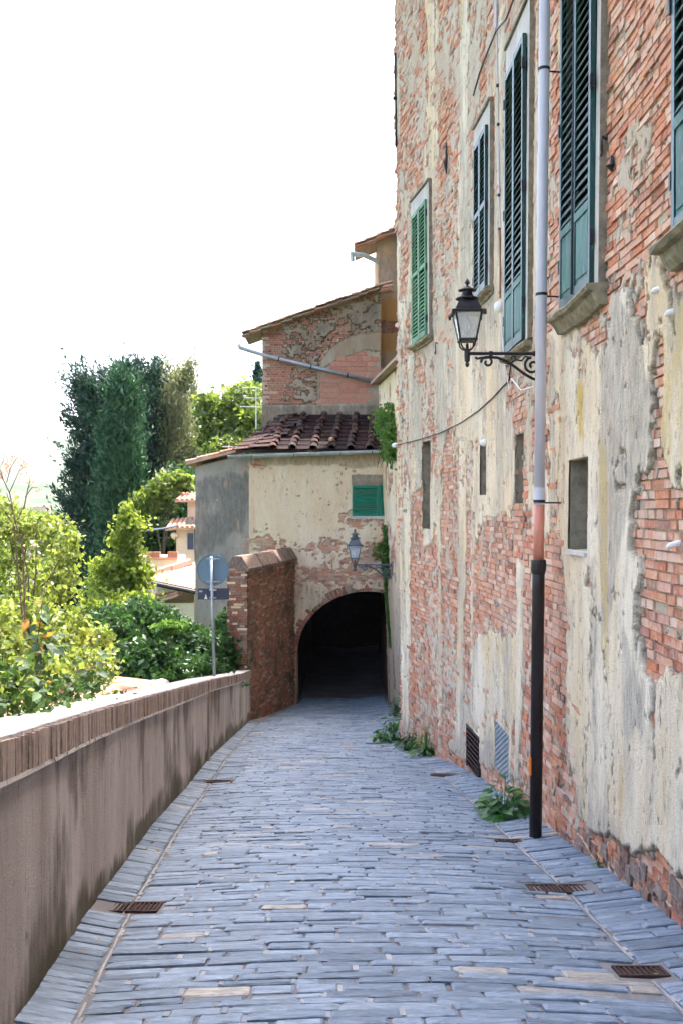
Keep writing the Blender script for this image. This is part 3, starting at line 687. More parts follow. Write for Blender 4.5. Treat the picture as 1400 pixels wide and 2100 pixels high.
# rest of the shell: side, back, roof with eaves
sh = MB()
yb, yf_ = -7.0, 18.72
A = wv(yf_, -3.6); B = wv(yf_, TOPZ); C_ = Vector((11, yf_-1.5, TOPZ)); D_ = Vector((11, yf_-1.5, -3.6))
E = wv(yb, -3.6); G = wv(yb, TOPZ); H_ = Vector((11, yb, TOPZ)); K = Vector((11, yb, -3.6))
sh.add([A, D_, C_, B], [(0, 1, 2, 3)]); sh.add([D_, K, H_, C_], [(0, 1, 2, 3)]); sh.add([K, E, G, H_], [(0, 1, 2, 3)])
sh.build('back_wall', MT['mortar'], bld)
ro = MB(); ev = [wv(y, TOPZ, .42) for y in np.linspace(yb-.3, yf_+.3, 24)]; rg = [Vector((6.5, y, TOPZ+1.7)) for y in np.linspace(yb-.3, yf_+.1, 24)]; bk = [Vector((11.4, y, TOPZ)) for y in np.linspace(yb-.3, yf_-1.2, 24)]
for P0, P1 in ((ev, rg), (rg, bk)):
    for i in range(23):
        a, b, c, d = P0[i], P0[i+1], P1[i+1], P1[i]; dz = Vector((0, 0, .12))
        ro.hexa([a, b, c, d, a+dz, b+dz, c+dz, d+dz])
for i in range(23):
    a, b = ev[i], ev[i+1]; c, d = wv(float(np.linspace(yb-.3, yf_+.3, 24)[i+1]), TOPZ, -.3), wv(float(np.linspace(yb-.3, yf_+.3, 24)[i]), TOPZ, -.3)
    dz = Vector((0, 0, -.06)); ro.hexa([a+dz, b+dz, c+dz, d+dz, a, b, c, d])
ro.build('roof', MT['tile_red'], bld)

# niches: shallow boxes let into the wall
for (a, b, z0, z1, dep) in NIC:
    mb = MB()
    f = [wv(a, z0, .0), wv(b, z0, .0), wv(b, z1, .0), wv(a, z1, .0)]; k = [wv(a, z0, -dep), wv(b, z0, -dep), wv(b, z1, -dep), wv(a, z1, -dep)]
    mb.add(k, [(0, 1, 2, 3)])
    for i in range(4): mb.add([f[i], f[(i+1) % 4], k[(i+1) % 4], k[i]], [(0, 1, 2, 3)])
    mb.build('niche', MT['surround_side'], bld)
a, b, z0, z1, _ = NIC[0]
mb = MB(); mb.hexa([wv(a, z0-.035, -.16), wv(b, z0-.035, -.16), wv(b, z0-.035, .045), wv(a, z0-.035, .045), wv(a, z0+.006, -.16), wv(b, z0+.006, -.16), wv(b, z0-.004, .045), wv(a, z0-.004, .045)])
mb.build('niche_shelf', MT['surround'], bld)

# vents near the foot of the wall
for vi, (a, b, z0, z1) in enumerate(VEN):
    mb = MB(); f = [wv(a, z0), wv(b, z0), wv(b, z1), wv(a, z1)]; k = [wv(a, z0, -.3), wv(b, z0, -.3), wv(b, z1, -.3), wv(a, z1, -.3)]
    mb.add(k, [(0, 1, 2, 3)])
    for i in range(4): mb.add([f[i], f[(i+1) % 4], k[(i+1) % 4], k[i]], [(0, 1, 2, 3)])
    box = mb.build('vent', MT['dark'], bld)
    def wbar(p0, p1, r_, d0, name='bar', mat=MT['rust']):
        m = MB(); m.tube([wv(p0[0], p0[1], d0), wv(p1[0], p1[1], d0)], r_, 6); return m.build(name, mat, box)
    if vi == 0:
        for i in range(9): z = z0+(z1-z0)*(i+.5)/9; wbar((a, z), (b, z), .012, .015)
        for y_ in (a+.015, b-.015): wbar((y_, z0), (y_, z1), .016, .012)
    else:
        n = 9
        for i in range(-5, n):
            s0, s1 = i/n, (i+6)/n
            q0, q1 = max(0, s0), min(1, s1)
            P0 = (a+(b-a)*((q0-s0)/(s1-s0)), z1-(z1-z0)*q0); P1 = (a+(b-a)*((q1-s0)/(s1-s0)), z1-(z1-z0)*q1)
            wbar(P0, P1, .009, .012, mat=MT['galv'])
            wbar((a+b-P0[0], P0[1]), (a+b-P1[0], P1[1]), .009, .004, mat=MT['galv'])

# ---- windows: surround, sill, pair of louvred shutters
def wbox(m, y0, y1, z0, z1, d0, d1, rnd=None):
    m.hexa([wv(y0, z0, d0), wv(y1, z0, d0), wv(y1, z0, d1), wv(y0, z0, d1), wv(y0, z1, d0), wv(y1, z1, d0), wv(y1, z1, d1), wv(y0, z1, d1)], rnd)
def sill(y0, y1, z, proud, h, sag=0.0):
    m = MB(); n = 7
    prof = [(-.05, 0), (proud, -.012), (proud+.012, -.035), (proud-.004, -.062), (proud-.05, -.072), (proud-.075, -h*.72), (proud*.35, -h), (-.05, -h)]
    vs, fs = [], []
    for i in range(n):
        u = i/(n-1); y = y0+(y1-y0)*u; dz = -sag*math.sin(u*math.pi)+random.uniform(-.006, .006)
        for d, zz in prof: vs.append(wv(y, z+zz+dz+random.uniform(-.004, .004), d+random.uniform(-.008, .008)))
    k = len(prof)
    for i in range(n-1):
        for j in range(k): fs.append((i*k+j, i*k+(j+1) % k, (i+1)*k+(j+1) % k, (i+1)*k+j))
    fs += [tuple(range(k)), tuple((n-1)*k+j for j in range(k-1, -1, -1))]
    m.add(vs, fs); return m
slat_cache = {}
for wi, (y0, y1, z0, z1, sty, panel) in enumerate(WIN):
    paint = MT['teal'] if sty == 'teal' else MT['green_pale']
    dk = MB()                                                     # dark room behind
    f = [wv(y0, z0, -.004), wv(y1, z0, -.004), wv(y1, z1, -.004), wv(y0, z1, -.004)]; k = [wv(y0, z0, -.35), wv(y1, z0, -.35), wv(y1, z1, -.35), wv(y0, z1, -.35)]
    dk.add(k, [(0, 1, 2, 3)])
    for i in range(4): dk.add([f[i], f[(i+1) % 4], k[(i+1) % 4], k[i]], [(0, 1, 2, 3)])
    win = dk.build('window', MT['dark'], bld)
    sw, hd, pr = .115, (.34 if wi == 2 else .26 if wi in (3, 4) else .2), .058
    su = MB()
    wbox(su, y0-sw, y0, z0, z1+hd, .003, pr); wbox(su, y1, y1+sw*.6, z0, z1, -.01, pr*.8); wbox(su, y0, y1+sw*.6, z1, z1+hd*.96, -.01, pr-.003)
    su.build('surround', MT['surround'], win)
    ss = MB(); wbox(ss, y0-sw-.012, y0-sw-.001, z0, z1+hd+.03, -.02, pr+.004); wbox(ss, y0-sw-.010, y1+sw*.6, z1+hd, z1+hd+.035, -.02, pr+.025)
    ss.build('surround_edge', MT['surround_side'], win)
    if wi != 2: sill(y0-sw-.06, y1+sw, z0-.005, .17 if wi < 2 else .12, .17 if wi < 2 else .11, .03 if wi == 1 else .008).build('sill', MT['sill'], win)
    else: sill(y0-sw-.02, y1+sw, z0-.005, .10, .10).build('sill', MT['sill'], win)
    mid = (y0+y1)/2; gap = .006
    for li, (a, b) in enumerate(((y0+.004, mid-gap), (mid+gap, y1-.004))):
        dbase = .045+(.012 if li == 0 else 0); th = .04
        nx, ny = [float(q) for q in wall_n((a+b)/2)]
        tx_, ty_ = -ny, nx                                        # along the wall
        if ty_ < 0: tx_, ty_ = -tx_, -ty_
        zdir = Vector((float(lean((a+b)/2)), 0, 1)).normalized()
        W = Matrix(((tx_, nx, zdir.x, 0), (ty_, ny, zdir.y, 0), (0, 0, 1, 0), (0, 0, 0, 1)))
        o = wv(a, z0+.012, dbase); W = T(*o) @ W
        w, h = (b-a), z1-z0-.02
        st = .055; pz = .62 if panel else .05
        fr = MB()
        def fb(x0, x1, q0, q1, d0=0, d1=th): fr.hexa([Vector(p) for p in ((x0, d0, q0), (x1, d0, q0), (x1, d1, q0), (x0, d1, q0), (x0, d0, q1), (x1, d0, q1), (x1, d1, q1), (x0, d1, q1))])
        fb(0, st, 0, h); fb(w-st, w, 0, h); fb(st, w-st, h-.07, h, .002, th-.002); fb(st, w-st, 0, .09, .002, th-.002)
        fb(st, w-st, h*.5+.02, h*.5+.09, .002, th-.002) if not panel else None
        leaf = fr.build('shutter', paint, win, W)
        if panel:
            pm = MB(); fr = pm
            fb(st, w-st, .09, pz, .012, th-.014); fb(st, w-st, pz, pz+.07, .002, th-.001); fb(st+.03, w-st-.03, .13, pz-.04, .03, th-.006)
            pm.build('shutter_panel', MT['teal_worn'], leaf, W)
            pz += .07
        else: pz = .09
        sk = (round(w, 2), sty)
        if sk not in slat_cache:
            m = MB(); ww = w-2*st-.004
            e, hh = .017, (.046 if panel else .038)
            m.hexa([Vector(p) for p in ((0, -.002, hh), (ww, -.002, hh), (ww, e*2, -hh*.55), (0, e*2, -hh*.55), (0, .006, hh+.006), (ww, .006, hh+.006), (ww, e*2+.008, -hh*.55+.005), (0, e*2+.008, -hh*.55+.005))])
            slat_cache[sk] = m.mesh('slat', paint)
        z = pz+.045
        pitch = .082 if panel else .066
        while z < h-.09:
            if not (abs(z-(h*.5+.055)) < .07 and not panel):
                so = bpy.data.objects.new('slat', slat_cache[sk]); link(so, leaf, W @ T(st+.002, 0, z) @ Matrix.Rotation(random.gauss(0, .03), 4, 'X'))
            z += pitch
        for hz in (h*.12, h*.5, h*.9):                            # strap hinges
            hm = MB(); x = 0 if li == 0 else w
            hm.box((x+(-.012 if li == 0 else .012), th*.7, hz), (.03, .03, .11)); hm.build('hinge', MT['iron'], leaf, W)
    if wi == 1:
        rod = MB(); rod.tube([wv(mid-.01, z0+.05, .105), wv(mid-.01, z1-.3, .105)], .011, 6); rod.build('shutter_bar', MT['iron'], win)

# ------------------------------------------------------------------ downpipe on the tall building
def zq(p): return Vector(p)
PY = 9.0
def pipe_pt(py): k = (1713-py)/1713.; return Vector(((1097+19*k-CX)/FPX*PY, PY, EYE+(CY-py)/FPX*PY))
dp = thing('downpipe', 'lilac grey rainwater downpipe with black cast iron lower section', 'pipe', tuple(pipe_pt(1713)))
top_ = pipe_pt(0)+(pipe_pt(0)-pipe_pt(400)).normalized()*5.2
m = MB(); m.tube([pipe_pt(1035), pipe_pt(500), pipe_pt(0), top_], .05, 16); m.build('upper_pipe', MT['pvc'], dp, smooth=True)
m = MB(); m.tube([pipe_pt(1152), pipe_pt(1034)], .0495, 16); m.build('terracotta_sleeve', MT['pvc_red'], dp, smooth=True)
m = MB(); m.tube([pipe_pt(1716), pipe_pt(1200), pipe_pt(1150)], [.057, .057, .056], 16); m.build('cast_iron_pipe', MT['cast'], dp, smooth=True)
m = MB(); m.tube([pipe_pt(1178), pipe_pt(1170), pipe_pt(1155), pipe_pt(1148)], [.058, .068, .070, .066], 16); m.build('socket', MT['cast'], dp)
for py in (142, 604, 1028):
    m = MB(); a = pipe_pt(py+3); b = pipe_pt(py-3); m.tube([a, b], .0545, 16)
    y_, z_ = PY, float(a.z); w0 = wv(PY+.05, z_, -.05); m.tube([a, w0], .008, 6); m.build('clamp', MT['iron'], dp)
m = MB(); m.tube([pipe_pt(1030), pipe_pt(1000)], .0535, 16); m.build('joint_collar', MT['pvc'], dp)
m = MB(); c0 = pipe_pt(1592); c1 = pipe_pt(1566)
m.hexa([c1+Vector(p) for p in ((-.066, -.03, -.10), (-.052, -.036, -.10), (-.052, .01, -.10), (-.066, .01, -.10), (-.066, -.03, .06), (-.052, -.036, .06), (-.052, .01, .06), (-.066, .01, .06))])
m.build('sticker', MT['orange'], dp)

# ------------------------------------------------------------------ lanterns on scrolled brackets
t = NT('lantern_glass'); tr = t.n('BsdfTransparent', {'Color': (.93, .96, .97)}); gl_ = t.n('BsdfGlossy', {'Color': (1, 1, 1), 'Roughness': .08}); df = t.n('BsdfDiffuse', {'Color': (.8, .84, .85)})
s1 = t.n('MixShader', {0: .35, 1: tr.outputs[0], 2: gl_.outputs[0]}); s2 = t.n('MixShader', {0: .22, 1: s1.outputs[0], 2: df.outputs[0]}); t.t.links.new(s2.outputs[0], t.out.inputs[0]); MT['glass'] = t.m
MT['bulb'] = m_plain('milky_bulb', (.82, .84, .82), .25, .03, 3, 0, .001, dirt=(.7, .7, .7), dirt_amt=.1)
def spiral(c, r0, r1, a0, a1, n=22):             # in local (x out, z up)
    return [(c[0]+(r0+(r1-r0)*i/(n-1))*math.cos(a0+(a1-a0)*i/(n-1)), c[1]+(r0+(r1-r0)*i/(n-1))*math.sin(a0+(a1-a0)*i/(n-1))) for i in range(n)]
def lantern(root_loc, wall_x, sc, label, iron, rotz=0.0):
    """root_loc: under the lantern at arm height; the wall is at +wall_x along local x"""
    th = thing('wall_lantern', label, 'lantern', root_loc, 'iron street lanterns on wall brackets')
    W = T(*root_loc) @ Matrix.Rotation(rotz, 4, 'Z') @ Matrix.Scale(sc, 4)
    q = math.pi/4; s2_ = math.sqrt(2)
    def part(name, mb, mat, parent=th, smooth=False): return mb.build(name, mat, parent, W, smooth)
    m = MB(); m.lathe([(.0, -.135), (.012, -.13), (.022, -.105), (.012, -.085), (.026, -.075), (.03, -.02), (.028, .045), (.016, .05)], n=8); part('socket', m, iron)
    m = MB(); m.lathe([(.012, .04), (.016, .06), (.012, .075), (.016, .08), (.009, .10)], n=8); part('stem', m, iron)
    for k in range(4):                            # cradle arms
        a = q+k*math.pi/2; ca, sa = math.cos(a), math.sin(a)
        m = MB(); m.tube([(ca*.018, sa*.018, .03), (ca*.06, sa*.06, .045), (ca*.092, sa*.092, .075), (ca*.10, sa*.10, .115), (ca*.115, sa*.115, .125)], .008, 6); part('cradle_arm', m, iron)
    zb, zt, rb, rt = .125, .395, .105*s2_*.72, .165*s2_*.76
    m = MB(); m.lathe([(rb+.02, zb-.008), (rb+.022, zb+.014), (rb-.005, zb+.016)], n=4, rot=q); part('base_rim', m, iron)
    for k in range(4):                            # corner bars and panes
        a, b = q+k*math.pi/2, q+(k+1)*math.pi/2
        P0, P1 = Vector((rb*math.cos(a), rb*math.sin(a), zb)), Vector((rt*math.cos(a), rt*math.sin(a), zt))
        Q0, Q1 = Vector((rb*math.cos(b), rb*math.sin(b), zb)), Vector((rt*math.cos(b), rt*math.sin(b), zt))
        m = MB(); m.tube([P0, P1], .0105, 6); part('corner_bar', m, iron)
        m = MB(); n_ = (Q0-P0).cross(P1-P0).normalized()*.002; m.hexa([P0, Q0, Q1, P1, P0+n_, Q0+n_, Q1+n_, P1+n_]); part('pane', m, MT['glass'])
    m = MB(); m.lathe([(rt+.012, zt-.012), (rt+.045, zt-.01), (rt+.048, zt+.012), (rt+.01, zt+.02), (rt-.01, zt+.022)], n=4, rot=q); rim = part('top_rim', m, iron)
    for k in range(4):
        a = q+k*math.pi/2; m = MB(); m.lathe([(.012, -.035), (.015, -.01), (.012, .015), (.004, .02)], ((rt+.04)*math.cos(a), (rt+.04)*math.sin(a), zt-.005), 6); m.build('corner_knob', iron, rim, W)
    m = MB(); m.lathe([(rt+.0, zt+.018), (rt*.93, zt+.05), (rt*.62, zt+.128), (rt*.60, zt+.135)], n=4, rot=q); part('hood', m, iron)
    m = MB(); m.lathe([(rt*.64, zt+.132), (rt*.66, zt+.142), (rt*.58, zt+.148), (.062, zt+.165), (.05, zt+.195), (.052, zt+.212), (.092, zt+.218), (.088, zt+.226), (.035, zt+.252), (.016, zt+.262)], n=12); part('chimney', m, iron)
    m = MB(); m.lathe([(.014, zt+.26), (.01, zt+.275), (.026, zt+.292), (.022, zt+.308), (.004, zt+.335)], n=8); part('finial', m, iron)
    m = MB(); m.lathe([(.018, .33), (.03, .3), (.046, .255), (.047, .225), (.034, .19), (.012, .18)], n=12); m.lathe([(.02, .42), (.022, .33)], n=8); part('bulb', m, MT['bulb'], smooth=True)
    L = wall_x/sc
    m = MB(); m.tube([(.02, 0, 0), (L, 0, 0)], .0165, 10); part('arm', m, iron)
    for x in (L*.30, L*.86): m = MB(); m.tube([(x-.018, 0, 0), (x+.018, 0, 0)], .026, 10); part('collar', m, iron)
    def sc2(pts, r_=.011): mm = MB(); mm.tube([(p[0], 0, p[1]) for p in pts], r_, 7); part('scroll', mm, iron)
    k = L/.72
    brace = [(.12*k, -.045), (.20*k, -.035), (.28*k, -.04), (.36*k, -.075), (.44*k, -.13), (.52*k, -.195), (.60*k, -.245), (.66*k, -.262), (.72*k, -.25)]
    sc2(brace, .015)
    sc2([(.12*k, -.045), (.09*k, -.05), (.075*k, -.035)], .012); sc2(spiral((.185*k, -.085), .062, .014, math.pi*1.02, -math.pi*1.3), .012)
    sc2(spiral((.60*k, -.12), .085, .016, math.pi*.55, math.pi*3.3), .013)
    sc2(spiral((.665*k, -.215), .05, .016, math.pi*.3, math.pi*2.2, 16), .010)
    sc2(spiral((.42*k, -.045), .03, .010, -math.pi*.6, math.pi*1.3, 14), .009); sc2([(.40*k, -.09), (.45*k, -.06), (.50*k, -.07), (.53*k, -.03), (.57*k, -.035)], .009)
    m = MB(); m.box((L-.008, 0, -.12), (.02, .05, .36)); part('wall_plate', m, iron)
    return th
LY = 9.72; LZ = EYE+(CY-725)/FPX*LY
lx = (957-CX)/FPX*LY
lantern((lx, LY, LZ), float(xw(LY, LZ))-lx-.005, 1.0, 'black iron lantern on scrolled bracket beside the lilac downpipe', MT['iron'])

# ------------------------------------------------------------------ cables, conduit and ironwork on the wall
def wall_path(pts, d): return [wv(*wall_px(x, y), d) for x, y in pts]
def catenary(pts, n=6):
    out = []
    for i in range(len(pts)-1):
        for k in range(n): out.append(pts[i].lerp(pts[i+1], k/n))
    return out+[pts[-1]]
m = MB(); m.tube(wall_path([(1052, 745), (1048, 780), (1036, 792), (1015, 815), (985, 842), (950, 866), (905, 888), (860, 902), (815, 913)], .03), .0085, 6)
tag(m.build('twisted_cable', MT['iron']), 'dark twisted cable sagging along the wall below the iron lantern', 'cable')
m = MB(); m.tube(wall_path([(1064, -10), (1045, 40), (1025, 62), (1005, 110), (990, 150), (977, 196)], .05), .012, 6)
tag(m.build('thin_cable', MT['iron']), 'dark thin cable crossing the wall high above the second small window', 'cable')
m = MB(); m.tube(wall_path([(1021, -10), (1021, 58)], .03), .02, 8)
cd = thing('conduit', 'thin lilac conduit with clips running down the wall between windows', 'conduit', tuple(wv(*wall_px(1029, 610))))
m.build('upper_tube', MT['pvc'], cd)
m = MB(); m.tube(wall_path([(1022, 58), (1024, 250), (1028, 470)], .025), .009, 6); m.build('tube', MT['pvc'], cd)
m = MB(); m.tube(wall_path([(1028, 470), (1030, 555), (1029, 612)], .03), .014, 8); m.build('copper_tube', MT['copper'], cd)
for (x, y) in ((1022, 62), (1024, 175), (1025, 255), (1027, 400), (1028, 470), (1029, 600)):
    m = MB(); c = wv(*wall_px(x, y), .02); m.box(c, (.05, .03, .03)); m.build('clip', MT['iron'], cd)
m = MB(); c = wv(*wall_px(1030, 630), .05); m.lathe([(.01, -.07), (.05, -.05), (.06, .0), (.05, .05), (.015, .07)], c, 10)
tag(m.build('junction_box', MT['white'], smooth=True), 'round white junction box at the end of the copper tube', 'junction box')
m = MB(); m.tube(wall_path([(1031, 640), (1036, 700), (1040, 742)], .04)+[wv(*wall_px(1052, 800), .05), wv(*wall_px(1066, 776), .10), wv(*wall_px(1082, 800), .08), wv(*wall_px(1104, 792), .05)], .005, 6)
tag(m.build('white_cable', MT['white']), 'white cable looping under the bracket of the near iron lantern', 'cable')
def hook(px, py, label, s=1.0, shape=0):
    y_, z_ = wall_px(px, py); m = MB()
    if shape == 0: pts = [wv(y_, z_+.10*s, .01), wv(y_-.02, z_+.12*s, .05), wv(y_-.05*s, z_+.05*s, .06), wv(y_-.02, z_-.05*s, .05), wv(y_+.04*s, z_-.10*s, .05), wv(y_+.06*s, z_-.06*s, .05)]
    else: pts = [wv(y_, z_+.2*s, .03), wv(y_, z_, .03), wv(y_, z_-.06*s, .045), wv(y_, z_-.2*s, .03)]
    m.tube(pts, [.012*s]*(len(pts)) if shape == 0 else [.012, .02, .035, .006], 6)
    return tag(m.build('shutter_hook', MT['iron']), label, 'hook', 'iron hooks on the wall')
hook(1245, 305, 'curled iron shutter hook on bare brick beside the near tall window', .75)
hook(1262, 335, 'short iron pin in bare brick below the curled hook', .3, 1)
hook(918, 325, 'dark iron spike hanging on the wall right of the pale green window', 1.2, 1)
hook(1083, 470, 'iron shutter stay beside the lilac downpipe', .8)
hook(898, 715, 'iron shutter stay at the sill of the pale green window', .8)
m = MB(); m.tube([wv(18.66, 10.2, .03), wv(18.66, 8.45, .03)], .022, 8); m.tube([wv(18.66, 9.35, .01), wv(18.66, 9.35, .08)], .035, 8)
tag(m.build('wall_anchor', MT['iron']), 'long iron tie bar on the far upper corner of the tall building', 'tie bar')
for (px, py, r_, lab) in ((1362, 590, .022, 'white striped plastic fitting under the nearest window sill'), (1392, 636, .024, 'white plastic tube end at the right edge of the wall'), (1396, 1112, .02, 'white plastic lump in the brick gap at the right edge'), (813, 912, .05, 'round white insulator where the twisted cable ends'), (998, 906, .05, 'small white cap at the top of a narrow wall niche')):
    y_, z_ = wall_px(px, py); m = MB(); c = wv(y_, z_, .04); n_ = wv(y_, z_, .12)-wv(y_, z_, 0); n_.normalize()
    m.tube([c-n_*.05, c-n_*.01+Vector((0, 0, -.01)), c+n_*.03+Vector((0, 0, -.02)), c+n_*.05+Vector((0, 0, -.03))], [r_*.8, r_, r_*.9, r_*.35], 10)
    tag(m.build('plastic_fitting', MT['white'], smooth=True), lab, 'fitting', 'white plastic fittings on the wall')

# ------------------------------------------------------------------ parapet along the left
PH = 1.27
def ptop(y): return float(zr(y))+PH-.02*float(np.interp(y, [4, 10, 16, 20, 25], [0, .6, .2, .8, 0]))
par = thing('parapet_wall', 'low rendered parapet wall with a brick-on-edge coping along the street', 'wall', (float(xl(10)), 10, float(zr(10))))
def PP(u, v, d):                                  # u along (y), v: height above road, d: towards the street
    u = np.asarray(u, float)
    return xl(u)+d+.0*v, u, zr(u)+v
def par_grey(U, Vv):
    k = .32+(fbm(U*1.1, Vv*1.1, 68, 5)-.5)*1.9+(fbm(U*3.2, Vv*.35, 61, 5)-.5)*1.0+.22*sstep(.75, 1.0, Vv)*fbm(U*1.2, Vv, 62, 3)
    return k
def par_och(U, Vv): return .95*sstep(.50, .04, Vv-.22*(fbm(U*1.5, Vv*2, 63, 3)-.5)*2)*(.55+.5*fbm(U*2, Vv*2, 64, 3))
pu = np.concatenate([np.arange(-7, 3, .2), np.arange(3, 12, .03), np.arange(12, 25.61, .05)]); pv = np.arange(-.2, 1.095, .03)
U, Vv = np.meshgrid(pu, pv, indexing='ij')
dd = .02*(fbm(U*1.6, Vv*1.6, 66, 4)-.5)+.006*(fbm(U*9, Vv*9, 67, 3)-.5)-.012*sstep(.05, -.1, Vv)
p = np.stack(np.broadcast_arrays(*PP(U, Vv, dd)), -1)
p[..., 2] += -.02*np.interp(U, [4, 10, 16, 20, 25], [0, .6, .2, .8, 0])*sstep(.4, 1, Vv)
nv = len(pv); I, J = np.meshgrid(np.arange(len(pu)-1), np.arange(nv-1), indexing='ij'); q = (I*nv+J).ravel()
np_obj('render_face', p.reshape(-1, 3), np.stack([q, q+1, q+nv+1, q+nv], -1), MT['render'], par, smooth=True, pattr={'grey': par_grey(U, Vv).ravel(), 'ochre': par_och(U, Vv).ravel()})
m = MB(); yy = np.arange(-7, 25.6, .4)           # core and outer face
for a, b in zip(yy[:-1], yy[1:]):
    A = lambda y, x, z: Vector((float(xl(y))+x, y, z))
    m.hexa([A(a, -.36, float(zr(a))-3), A(b, -.36, float(zr(b))-3), A(b, -.03, float(zr(b))-3), A(a, -.03, float(zr(a))-3), A(a, -.36, ptop(a)-.19), A(b, -.36, ptop(b)-.19), A(b, -.03, ptop(b)-.19), A(a, -.03, ptop(a)-.19)])
m.build('core', MT['render'], par)
m = MB(); prev = None                             # thin mortar lip under the coping
for a, b in zip(np.arange(-7, 25.4, .12), np.arange(-6.88, 25.52, .12)):
    j0 = random.uniform(-.004, .006)
    A = lambda y, x, z: Vector((float(xl(y))+x, y, z))
    m.hexa([A(a, -.1, ptop(a)-.198), A(b, -.1, ptop(b)-.198), A(b, .022+j0, ptop(b)-.198), A(a, .022+j0, ptop(a)-.198), A(a, -.1, ptop(a)-.178), A(b, -.1, ptop(b)-.178), A(b, .016+j0, ptop(b)-.178), A(a, .016+j0, ptop(a)-.178)])
m.build('mortar_lip', MT['coping_top'], par)
y = -6.8; cop = []
while y < 25.45:
    w = random.uniform(.050, .062); cop.append((y, w)); y += w+random.uniform(.006, .010)
idx = [i for i, (y, w) in enumerate(cop) if y > 3.9][:300]; idx = set(idx); restc = MB()
for i, (y, w) in enumerate(cop):
    A = lambda yy, x, z: Vector((float(xl(yy))+x, yy, z))
    pr = .018+random.uniform(-.006, .006); tp = random.uniform(-.004, .004); j = lambda: random.uniform(-.002, .002)
    pts = [A(y, -.34, ptop(y)-.178), A(y+w, -.34, ptop(y+w)-.178), A(y+w+j(), pr+j(), ptop(y+w)-.178), A(y+j(), pr+j(), ptop(y)-.178),
           A(y, -.34, ptop(y)-.012+tp), A(y+w, -.34, ptop(y+w)-.012+tp), A(y+w+j(), pr+j(), ptop(y+w)-.012+tp), A(y+j(), pr+j(), ptop(y)-.012+tp)]
    if i in idx:
        c = sum(pts, Vector())/8; mb = MB(); mb.hexa([q-c for q in pts]); mb.build('coping_brick', MT['coping'], par, T(*c))
    else: restc.hexa(pts)
stuff(restc.build('coping_bricks', MT['coping'], par))
m = MB()
for a, b in zip(np.arange(-6.8, 25.4, .1), np.arange(-6.7, 25.5, .1)):
    A = lambda y, x, z: Vector((float(xl(y))+x, y, z)); n0, n1 = random.uniform(-.008, .008), random.uniform(-.008, .008)
    m.hexa([A(a, -.365, ptop(a)-.025), A(b, -.365, ptop(b)-.025), A(b, .0+n0, ptop(b)-.025), A(a, .0+n0, ptop(a)-.025), A(a, -.36, ptop(a)+.004), A(b, -.36, ptop(b)+.004), A(b, -.004+n0, ptop(b)+.002), A(a, -.004+n0, ptop(a)+.002)])
m.build('coping_top', MT['coping_top'], par)
m = MB(); yc = 15.5; A = lambda y, x, z: Vector((float(xl(y))+x, y, z))
m.hexa([A(yc, 0, float(zr(yc))-.1), A(yc+.15, 0, float(zr(yc))-.1), A(yc+.15, .03, float(zr(yc))-.1), A(yc, .035, float(zr(yc))-.1), A(yc, 0, ptop(yc)-.01), A(yc+.22, 0, ptop(yc)-.01), A(yc+.22, .035, ptop(yc)-.01), A(yc, .035, ptop(yc)-.01)])
m.build('joint_strip', MT['coping'], par)

# ------------------------------------------------------------------ back of a road sign standing on the parapet
SY = 19.0
base = at(440, 1386, SY); base.z = ptop(SY)-.02
sg = thing('road_sign', 'grey back of a round road sign with a dark plate on a steel pole', 'sign', tuple(base))
topp = at(433.5, 1142, SY)
m = MB(); m.tube([base, topp], .030, 12); m.tube([topp, topp+Vector((0, 0, .012))], [.03, .02], 12); m.build('pole', MT['galv'], sg, smooth=True)
dc = at(436.5, 1169, SY)+Vector((0, .055, 0))
m = MB(); n = 40; ring = []
for (r_, yo) in ((.0, 0), (.285, 0), (.30, -.012), (.304, -.012), (.304, .006), (0, .006)): ring.append((r_, yo))
vs_, fs_ = [], []
for r_, yo in ring:
    for k in range(n): a = 2*math.pi*k/n; vs_.append(dc+Vector((r_*math.cos(a), yo, r_*math.sin(a))))
for i in range(len(ring)-1):
    for k in range(n): fs_.append((i*n+k, i*n+(k+1) % n, (i+1)*n+(k+1) % n, (i+1)*n+k))
m.add(vs_, fs_); m.build('disc', MT['signback'], sg)
pc = at(437.5, 1218.5, SY)+Vector((0, .05, 0)); m = MB(); m.box(pc, (.60, .012, .215)); plate = m.build('lower_plate', MT['signdark'], sg)
m = MB(); s_ = at(422, 1224, SY)+Vector((0, .043, 0)); m.prism([(-.032, -.045), (.032, -.045), (0, .055)], lambda p: s_+Vector((p[0], 0, p[1])), lambda p: s_+Vector((p[0], -.0015, p[1]))); m.build('triangle_mark', MT['white'], plate)
m = MB(); m.box(at(411.5, 1213, SY)+Vector((0, .043, 0)), (.06, .0015, .03)); m.build('maker_label', MT['galv'], plate)
for py in (1146, 1193, 1210, 1226):
    c = at(437, py, SY); m = MB(); m.box(c+Vector((0, .036, 0)), (.26 if py < 1200 else .12, .02, .022)); m.box(c+Vector((.055, .01, 0)), (.02, .07, .03)); m.box(c+Vector((-.055, .01, 0)), (.02, .07, .03)); m.box(c+Vector((0, -.033, 0)), (.12, .008, .028)); m.build('clamp', MT['galv'], sg)

